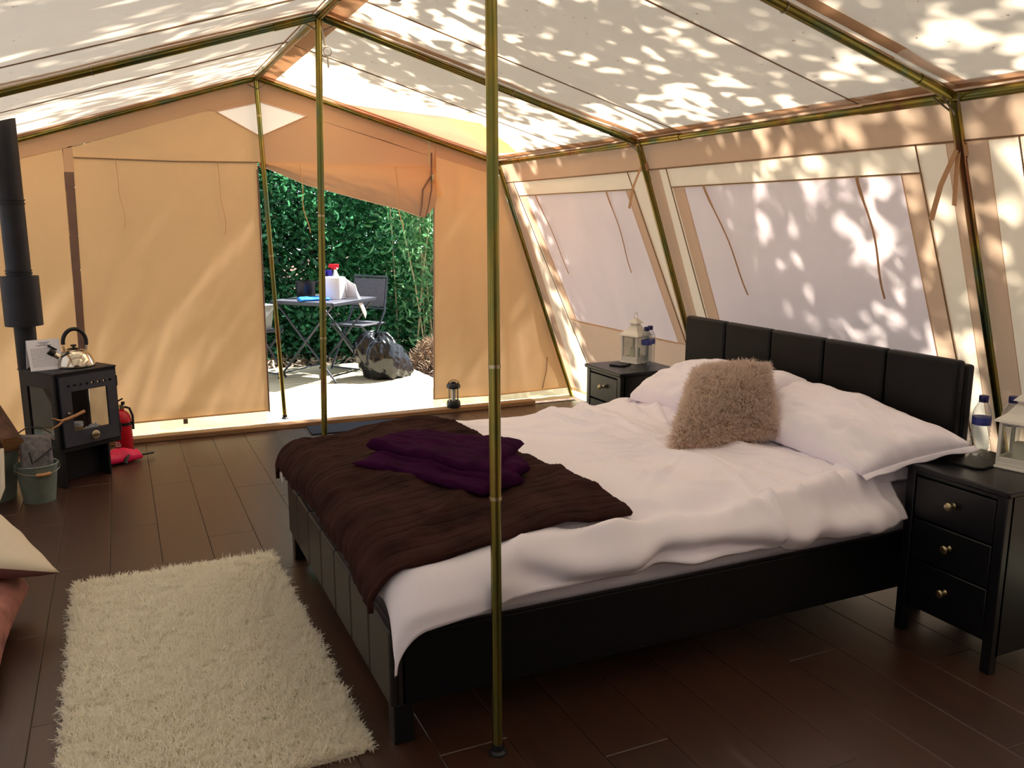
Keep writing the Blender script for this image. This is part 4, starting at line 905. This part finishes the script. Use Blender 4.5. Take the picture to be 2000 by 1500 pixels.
V = np.stack([np.stack([x-dx-wx, y-dy-wy, zc-zt], 1), np.stack([x+dx-wx, y+dy-wy, zc+zt], 1), np.stack([x+dx+wx, y+dy+wy, zc+zt+.004], 1), np.stack([x-dx+wx, y-dy+wy, zc-zt+.004], 1)], 1).reshape(-1, 3)
mesh('bark_mulch', V, (np.arange(n)[:, None]*4+np.arange(4)[None, :]).astype(np.int32), M['chip'], gd, smooth=False, kind='stuff', base=False)
# heap of dry clippings beside the deck
hp = setting('mulch_heap'); tag(hp, kind='stuff')
n = 2200; r = np.abs(RNG.normal(0, .17, n)); a = RNG.uniform(0, 2*PI, n); P = np.stack([3.1+r*np.cos(a), 8.9+r*np.sin(a), -.12+.26*np.exp(-(r/.2)**2)], 1)
strands(P, np.stack([np.cos(a)*.8, np.sin(a)*.8, np.ones(n)*.7], 1), RNG.uniform(.05, .14, n), .004, M['chip'], 'dry_stalks', hp, .7)
dk = setting('deck')
dko = None
for i in range(20):
    y0 = 6.44+i*.122
    o = MB().box((0, 0, -.014), (5.6, .116, .028)).build('deck_board', M['deck'], dk, bevel=.003) if dko is None else dko.copy()
    if dko is None: dko = o
    else: COL.objects.link(o); o.parent = dk
    o.location = (-.12+RNG.uniform(-.01, .01), y0+.06, RNG.uniform(-.002, .002))
MB().b2((-2.9, 6.44, -.12), (2.66, 8.86, -.03)).build('deck_joists', M['sub'], dk)
# folding table, rattan top, two crossed pairs of legs
TA = math.radians(41); tc = (1.785, 8.235)
tb = thing('folding_table', 'square grey rattan folding table on the deck outside', 'table', (tc[0], tc[1], 0), TA)
MB().box((0, 0, .742), (.70, .70, .022)).build('table_top', M['rattan'], tb, bevel=.008); fr2 = MB()
for s in (-1, 1): fr2.box((s*.35, 0, .735), (.022, .722, .034)).box((0, s*.35, .735), (.722, .022, .034))
fr2.build('top_frame', M['tubes'], tb, bevel=.005)
for s in (-1, 1):
    MB().tube([(s*.32, -.33, .725), (s*.32, .33, .0)], .011, 8, True).build('leg', M['tubes'], tb); MB().tube([(s*.30, .33, .725), (s*.30, -.33, .0)], .011, 8, True).build('leg', M['tubes'], tb)
for yy, zz in ((.27, .06), (-.27, .06)): MB().tube([(-.31, yy, zz), (.31, yy, zz)], .008, 8).build('cross_bar', M['tubes'], tb)
def tbw(u, v, z=.754): return (tc[0]+u*math.cos(TA)-v*math.sin(TA), tc[1]+u*math.sin(TA)+v*math.cos(TA), z)
def chair(label, loc, rz):
    o = thing('folding_chair', label, 'chair', loc, rz, 'grey folding garden chairs')     # faces -x
    for s in (-1, 1):
        MB().tube([(-.20, s*.21, 0), (-.02, s*.21, .30), (.16, s*.21, .58), (.22, s*.21, .92)], .011, 8).build('back_leg', M['tubes'], o)
        MB().tube([(.24, s*.195, 0), (.0, s*.195, .27), (-.19, s*.195, .455)], .011, 8).build('front_leg', M['tubes'], o)
    MB().box((-.01, 0, .455), (.38, .38, .016)).build('seat', M['rattan'], o, bevel=.005); MB().tube([(-.2, -.2, .455), (-.2, .2, .455)], .011, 8).tube([(.18, -.2, .455), (.18, .2, .455)], .011, 8).build('seat_rail', M['tubes'], o)
    bk = MB(); V = [(.165, -.2, .62), (.165, .2, .62), (.215, .2, .90), (.215, -.2, .90)]; bk.add(V, [(0, 1, 2, 3)]); bk.build('backrest', M['rattan'], o, solid=.012, smooth=False)
    MB().tube([(.22, -.21, .92), (.22, .21, .92)], .012, 8).tube([(.163, -.21, .60), (.163, .21, .60)], .010, 8).build('back_rail', M['tubes'], o)
    MB().tube([(-.19, -.21, .02), (-.19, .21, .02)], .009, 8).tube([(.23, -.2, .02), (.23, .2, .02)], .009, 8).build('floor_rail', M['tubes'], o)
    return o
chair('grey folding chair behind the table, beside the bin bag', (2.20, 8.58, 0), .62)
chair('grey folding chair left of the table, holding a plastic tub', (1.13, 8.42, 0), PI+.5)
tub = thing('plastic_tub', 'translucent white plastic tub sitting on the left garden chair', 'tub', (1.15, 8.40, .4635), .4)
MB().add([(-.12, -.09, 0), (.12, -.09, 0), (.12, .09, 0), (-.12, .09, 0), (-.145, -.11, .24), (.145, -.11, .24), (.145, .11, .24), (-.145, .11, .24)], [(0, 3, 2, 1), (0, 1, 5, 4), (1, 2, 6, 5), (2, 3, 7, 6), (3, 0, 4, 7)]).build('tub_body', M['tub'], tub, smooth=False, solid=.003)
MB().box((0, 0, .236), (.30, .23, .010)).build('tub_rim', M['tub'], tub, bevel=.003)
# paper roll with its loose sheet
pr = thing('paper_roll', 'big white paper towel roll standing on the garden table', 'paper roll', tbw(.02, -.10))
MB().lathe([(.022, 0), (.108, 0), (.112, .004), (.112, .201), (.108, .205), (.022, .205)], 36).build('roll', M['paper'], pr); MB().lathe([(.020, .001), (.023, .001), (.023, .207), (.020, .207)], 18).build('cardboard_core', M['handle'], pr)
q = np.linspace(0, 1, 18)[:, None]; h = np.linspace(0, 1, 12)[None, :]
dxy = (np.array([math.cos(-.5), math.sin(-.5)]))
sx_ = .105+.20*q+0*h; zz = np.where(q < .55, .19*h*(1-.6*q)+.004, .19*h*(1-.6*q)*.8-(q-.55)*.42+.01*np.sin(h*6)); yy = .035*(1-q)+.02*np.sin(q*5+h*3)
sheet('loose_sheet', np.stack([dxy[0]*sx_-dxy[1]*yy, dxy[1]*sx_+dxy[0]*yy, zz], 2), M['paper'], pr, solid=.001)
sb = thing('spray_bottle', 'white spray bottle with red trigger behind the paper roll', 'spray bottle', tbw(.22, .02), -.3)
MB().lathe([(0, 0), (.044, 0), (.047, .006), (.047, .15), (.040, .19), (.022, .225), (.016, .245), (.016, .27), (0, .27)], 26).build('bottle_body', M['bottlew'], sb); MB().lathe([(.0473, .02), (.0475, .021), (.0475, .135), (.0473, .136)], 26).build('label_band', M['orange'], sb)
tr = MB(); tr.box((-.012, 0, .298), (.095, .032, .036)).box((-.058, 0, .292), (.02, .02, .02)).box((-.036, 0, .262), (.012, .014, .06), ry=.45).lathe([(0, .262), (.02, .262), (.02, .282), (0, .282)], 16); tr.build('trigger_head', M['red'], sb, bevel=.004)
tr = MB().box((.012, 0, .276), (.035, .03, .02)).build('neck', M['bottlew'], sb, bevel=.003)
for i, (u, v, lab) in enumerate(((.13, .10, 'left dark blue capped spray can behind the paper roll'), (.18, .06, 'right dark blue capped spray can behind the paper roll'))):
    c = thing('spray_can', lab, 'spray can', tbw(u, v), 0, 'blue capped spray cans'); MB().lathe([(0, 0), (.030, 0), (.0315, .004), (.0315, .175), (.026, .19), (0, .19)], 22).build('can_body', pbr('lilac_tin', lin((130, 120, 200)), .3, .3), c)
    MB().lathe([(0, .19), (.0275, .19), (.0285, .194), (.0285, .255), (.026, .26), (0, .26)], 22).build('cap', M['violet'], c)
pn = thing('black_pan', 'black round pan lying on the table left of the paper roll', 'pan', tbw(-.02, .20)); MB().lathe([(0, .003), (.075, .0), (.09, .02), (.094, .16), (.091, .16), (.086, .02), (0, .008)], 30).build('pan_body', M['blackpl'], pn); MB().tube([(.09, .0, .14), (.14, .0, .15), (.2, .0, .15)], .012, 8).build('pan_handle', M['blackpl'], pn)
bc = thing('blue_cloth', 'bright blue folded cloth lying on the garden table', 'cloth', tbw(-.20, -.02)); pillow('cloth_fold', [(-.15, -.11, .006), (.15, -.09, .006), (.13, .10, .006), (-.13, .11, .006)], .022, .006, M['blue'], bc, 24, .2, .03, .004, 3, 310, power=6)
# bin bag: faceted, crumpled film
nb, mb_ = 64, 40; th_ = np.linspace(0, 2*PI, nb); ph = np.linspace(0.02, PI-.02, mb_); T_, Pp = np.meshgrid(th_, ph, indexing='ij'); cx_, cy_ = np.cos(T_), np.sin(T_)
def ridged(x, y, s): return 1-2*np.abs(vnoise(x, y, s))
rr_ = 1+.12*ridged(cx_*2.2+Pp*.7, cy_*2.2+Pp*.4, 1)+.07*ridged(cx_*4+Pp*1.6, cy_*4-Pp, 2)+.035*ridged(cx_*8+Pp*3, cy_*8+Pp*2, 3)
bxx = .225*np.sin(Pp)**.75*cx_*rr_; byy = .20*np.sin(Pp)**.75*cy_*rr_; bzz = np.maximum(.0, .17+.235*np.cos(Pp)*rr_+.05*np.exp(-((cx_+.5)**2+(cy_)**2)/.4))
bxx = bxx-.10*np.clip(bzz/.4, 0, 1); lob = .05*np.exp(-((cx_-.9)**2+cy_**2)/.3)*np.sin(Pp); bxx = bxx+lob; Pb = np.stack([bxx, byy, bzz], 2)
bg_ = sheet('bin_bag', Pb+np.array([2.29, 7.93, .001]), M['bag']); tag(bg_, 'crumpled shiny black bin bag slumped on the deck', 'bin bag')

# ------------------------------------------------------------------ outside: hedge, canes and trees
def trunk(p, h, r, seed, lean=(0, 0), name='trunk'):
    rg_ = random.Random(seed); pts = [(p[0]+lean[0]*k/8+rg_.uniform(-.05, .05)*(k > 0), p[1]+lean[1]*k/8+rg_.uniform(-.05, .05)*(k > 0), p[2]+h*k/8) for k in range(9)]
    return pts, [r*(1-.6*k/8) for k in range(9)]
def bush(name, label, cat, cx, cy, w, d, h, n, size, mat, seed, face=.35, clumps=60, group=None, big=0, aspect=.62, slope=0):
    rg_ = np.random.default_rng(seed); o = thing(name, label, cat, (cx, cy, -.14), 0, group)
    c = np.stack([rg_.uniform(-w, w, clumps), rg_.uniform(-d, d, clumps), rg_.uniform(.12, h, clumps)], 1); k = rg_.integers(0, clumps, n)
    P = c[k]+rg_.normal(0, 1, (n, 3))*np.array([face, face*.8, face]); P[:, 2] = np.abs(P[:, 2])
    P[:, 1] -= slope*(1-P[:, 2]/h)
    leaves(P, size, mat, 'foliage', o, rg_, .3, aspect)
    for t in range(5):
        x, y = rg_.uniform(-w*.8, w*.8), rg_.uniform(-d*.6, d*.6); a, b = trunk((x, y, 0), h*.8, .022, seed*10+t, (rg_.uniform(-.4, .4), rg_.uniform(-.2, .2))); MB().tube(a, b, 7).build('stem', M['bark'], o)
    # nearest leaves as single pieces
    if big:
        V = [(-.5, 0, 0), (-.12, .31, -.05), (.28, .22, -.05), (.62, 0, -.02), (.28, -.22, -.05), (-.12, -.31, -.05), (.05, 0, .02)]
        pro = None
        for i in range(big):
            j = rg_.integers(0, clumps); p = c[j]+rg_.normal(0, 1, 3)*face*.8; p[2] = abs(p[2])+.1; p[1] = -d-abs(rg_.normal(0, .12))-slope*(1-p[2]/h)
            if pro is None: pro = mesh('leaf', V, [(0, 6, 1), (1, 6, 2), (2, 6, 3), (3, 6, 4), (4, 6, 5), (5, 6, 0)], mat, o, smooth=False); l = pro
            else: l = pro.copy(); COL.objects.link(l); l.parent = o
            l.location = p; l.scale = (size*rg_.uniform(1.0, 1.5),)*3; l.rotation_euler = (rg_.uniform(-.2, 1.2), rg_.uniform(-.7, .7), rg_.uniform(0, 6.28))
    return o
bush('ivy_hedge', 'dense dark glossy hedge straight behind the garden table', 'hedge', 2.1, 10.65, 1.5, .45, 2.9, 27000, .066, M['ivy'], 1, .26, 110, big=150, slope=.5)
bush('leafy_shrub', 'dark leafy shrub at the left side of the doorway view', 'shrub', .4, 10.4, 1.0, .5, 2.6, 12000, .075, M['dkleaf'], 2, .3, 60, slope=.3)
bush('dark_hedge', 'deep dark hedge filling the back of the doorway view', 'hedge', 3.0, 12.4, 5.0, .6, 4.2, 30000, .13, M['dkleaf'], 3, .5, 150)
bush('low_shrub', 'low dark green shrub at foot of the canes on the right', 'shrub', 3.75, 9.75, .65, .25, .75, 5000, .075, M['ivy'], 4, .22, 30, big=40)
# canes with narrow leaves
cn = thing('cane_clump', 'pale upright canes with narrow bright leaves right of the chair', 'canes', (3.55, 9.6, -.12)); rg_ = np.random.default_rng(8); LP = []
for i in range(44):
    x, y = rg_.uniform(-.65, .9), rg_.uniform(-.3, .5); h = rg_.uniform(1.4, 2.7); lx, ly = rg_.normal(0, .18), rg_.normal(0, .12)
    MB().tube([(x, y, 0), (x+lx*.4, y+ly*.4, h*.5), (x+lx, y+ly, h)], [.010, .008, .004], 6).build('cane', M['cane'], cn)
    m = 120; t = rg_.uniform(.15, 1.05, m); LP.append(np.stack([x+lx*t, y+ly*t, h*t], 1)+rg_.normal(0, .11, (m, 3)))
leaves(np.concatenate(LP), .11, M['bamboo'], 'foliage', cn, rg_, .2, .24)
# broad-leaved branch hanging in at the upper right
bb = thing('hanging_branch', 'light green broad leaved branch hanging at top right of doorway', 'branch', (3.15, 8.9, 1.75)); rg_ = np.random.default_rng(9)
MB().tube([(.9, .5, 1.0), (.5, .2, .65), (.1, .0, .3), (-.25, -.1, .12)], [.02, .014, .009, .004], 7).build('twig', M['bark'], bb); pro = None
V = [(0, 0, 0), (.15, .36, -.03), (.5, .42, -.06), (.78, .2, -.05), (1.0, 0, -.1), (.78, -.2, -.05), (.5, -.42, -.06), (.15, -.36, -.03), (.5, 0, .03)]
for i in range(70):
    t = rg_.random(); p = np.array([.9-1.2*t, .5-.6*t, 1.0-.9*t])+rg_.normal(0, .13, 3)
    if pro is None: pro = mesh('leaf', V, [(k, (k+1) % 8, 8) for k in range(8)], M['bigleaf'], bb, smooth=False); l = pro
    else: l = pro.copy(); COL.objects.link(l); l.parent = bb
    l.location = p; l.scale = (rg_.uniform(.09, .16),)*3; l.rotation_euler = (rg_.normal(0, .6), rg_.uniform(.2, 1.2), rg_.uniform(0, 6.28))

# trees over the tent: their crowns dapple the canvas
def tree(label, base, h, leafpts, size, seed):
    o = thing('shade_tree', label, 'tree', (base[0], base[1], -.16), 0, 'trees leaning over the tent'); rg_ = np.random.default_rng(seed); loc = np.array(o.location)
    a, b = trunk((0, 0, 0), h, .17, seed, (-1.0, .2)); MB().tube(a, b, 12).build('trunk', M['bark'], o)
    top = np.array(a[5])
    for t in rg_.choice(len(leafpts), 9, False):
        e = leafpts[t]-loc; m = (top+e)/2+np.array([0, 0, .3]); MB().tube([tuple(top), tuple(m), tuple(e)], [.06, .04, .012], 7).build('branch', M['bark'], o)
    leaves(leafpts-loc, size, M['treeleaf'], 'foliage', o, rg_, .9)
rg_ = np.random.default_rng(12); NC = 1550
cxp = rg_.uniform(-2.6, 5.6, NC); cyp = rg_.uniform(-4, 7.2, NC)
bound = np.interp(cxp, [-2.6, -.6, .4, 1.0, 1.9, 2.8, 3.3, 5.6], [5.0, 5.05, 5.1, 5.15, 5.3, 5.75, 6.0, 6.25])
bound = np.where((cxp < .75) & (rg_.random(NC) < .45), 6.35, bound)
keep = (cyp < bound-.1+.15*rg_.normal(size=NC)) & (vnoise(cxp*1.1, cyp*1.1, 3)+.55*vnoise(cxp*2.6, cyp*2.6, 4) > -.52-.5*((cyp > 3.9) & (cxp > 2.9))-.2*(cxp < 1)+.25*(cyp < 1.2))
# a loose fringe of twigs that rakes along the gable
fx_, fy_ = rg_.uniform(-.6, 4.6, 60), rg_.uniform(6.40, 6.56, 60)
cxp = np.concatenate([cxp[keep], fx_]); cyp = np.concatenate([cyp[keep], fy_]); keep = np.ones(len(cxp), bool); ex_ = rg_.uniform(3.1, 5.3, 170); ey_ = rg_.uniform(4.0, 5.85, 170); cxp = np.concatenate([ex_, cxp]); cyp = np.concatenate([ey_, cyp]); keep = np.ones(len(cxp), bool); narrow = np.arange(len(cxp)) >= len(cxp)-60
cxp, cyp = cxp[keep], cyp[keep]; cz = rg_.uniform(4.6, 8.2, len(cxp))
LPs = []
for x, y, z, nr in zip(cxp, cyp, cz, narrow):
    m = 10 if nr else 26; LPs.append(np.stack([x+.767*(z-2)+rg_.normal(0, .17, m), y+.149*(z-2)+rg_.normal(0, .04 if nr else .17, m), z+rg_.normal(0, .16, m)], 1))
LPs = np.concatenate(LPs); bases = [(7.0, 4.6), (7.4, .8), (6.2, -3.2), (-3.6, 2.6)]
own = np.argmin(np.stack([(LPs[:, 0]-b[0]+1.5*(k < 3))**2+(LPs[:, 1]-b[1])**2 for k, b in enumerate(bases)]), axis=0)
for k, lab in enumerate(('tall tree outside right, its crown shading the far canvas bay', 'tall tree outside right, dappling the canvas above the bed', 'tall tree outside behind the camera on the right', 'tall tree outside left, dappling the left roof slope')):
    if (own == k).sum() > 50: tree(lab, bases[k], 5.5, LPs[own == k], .145, 60+k)
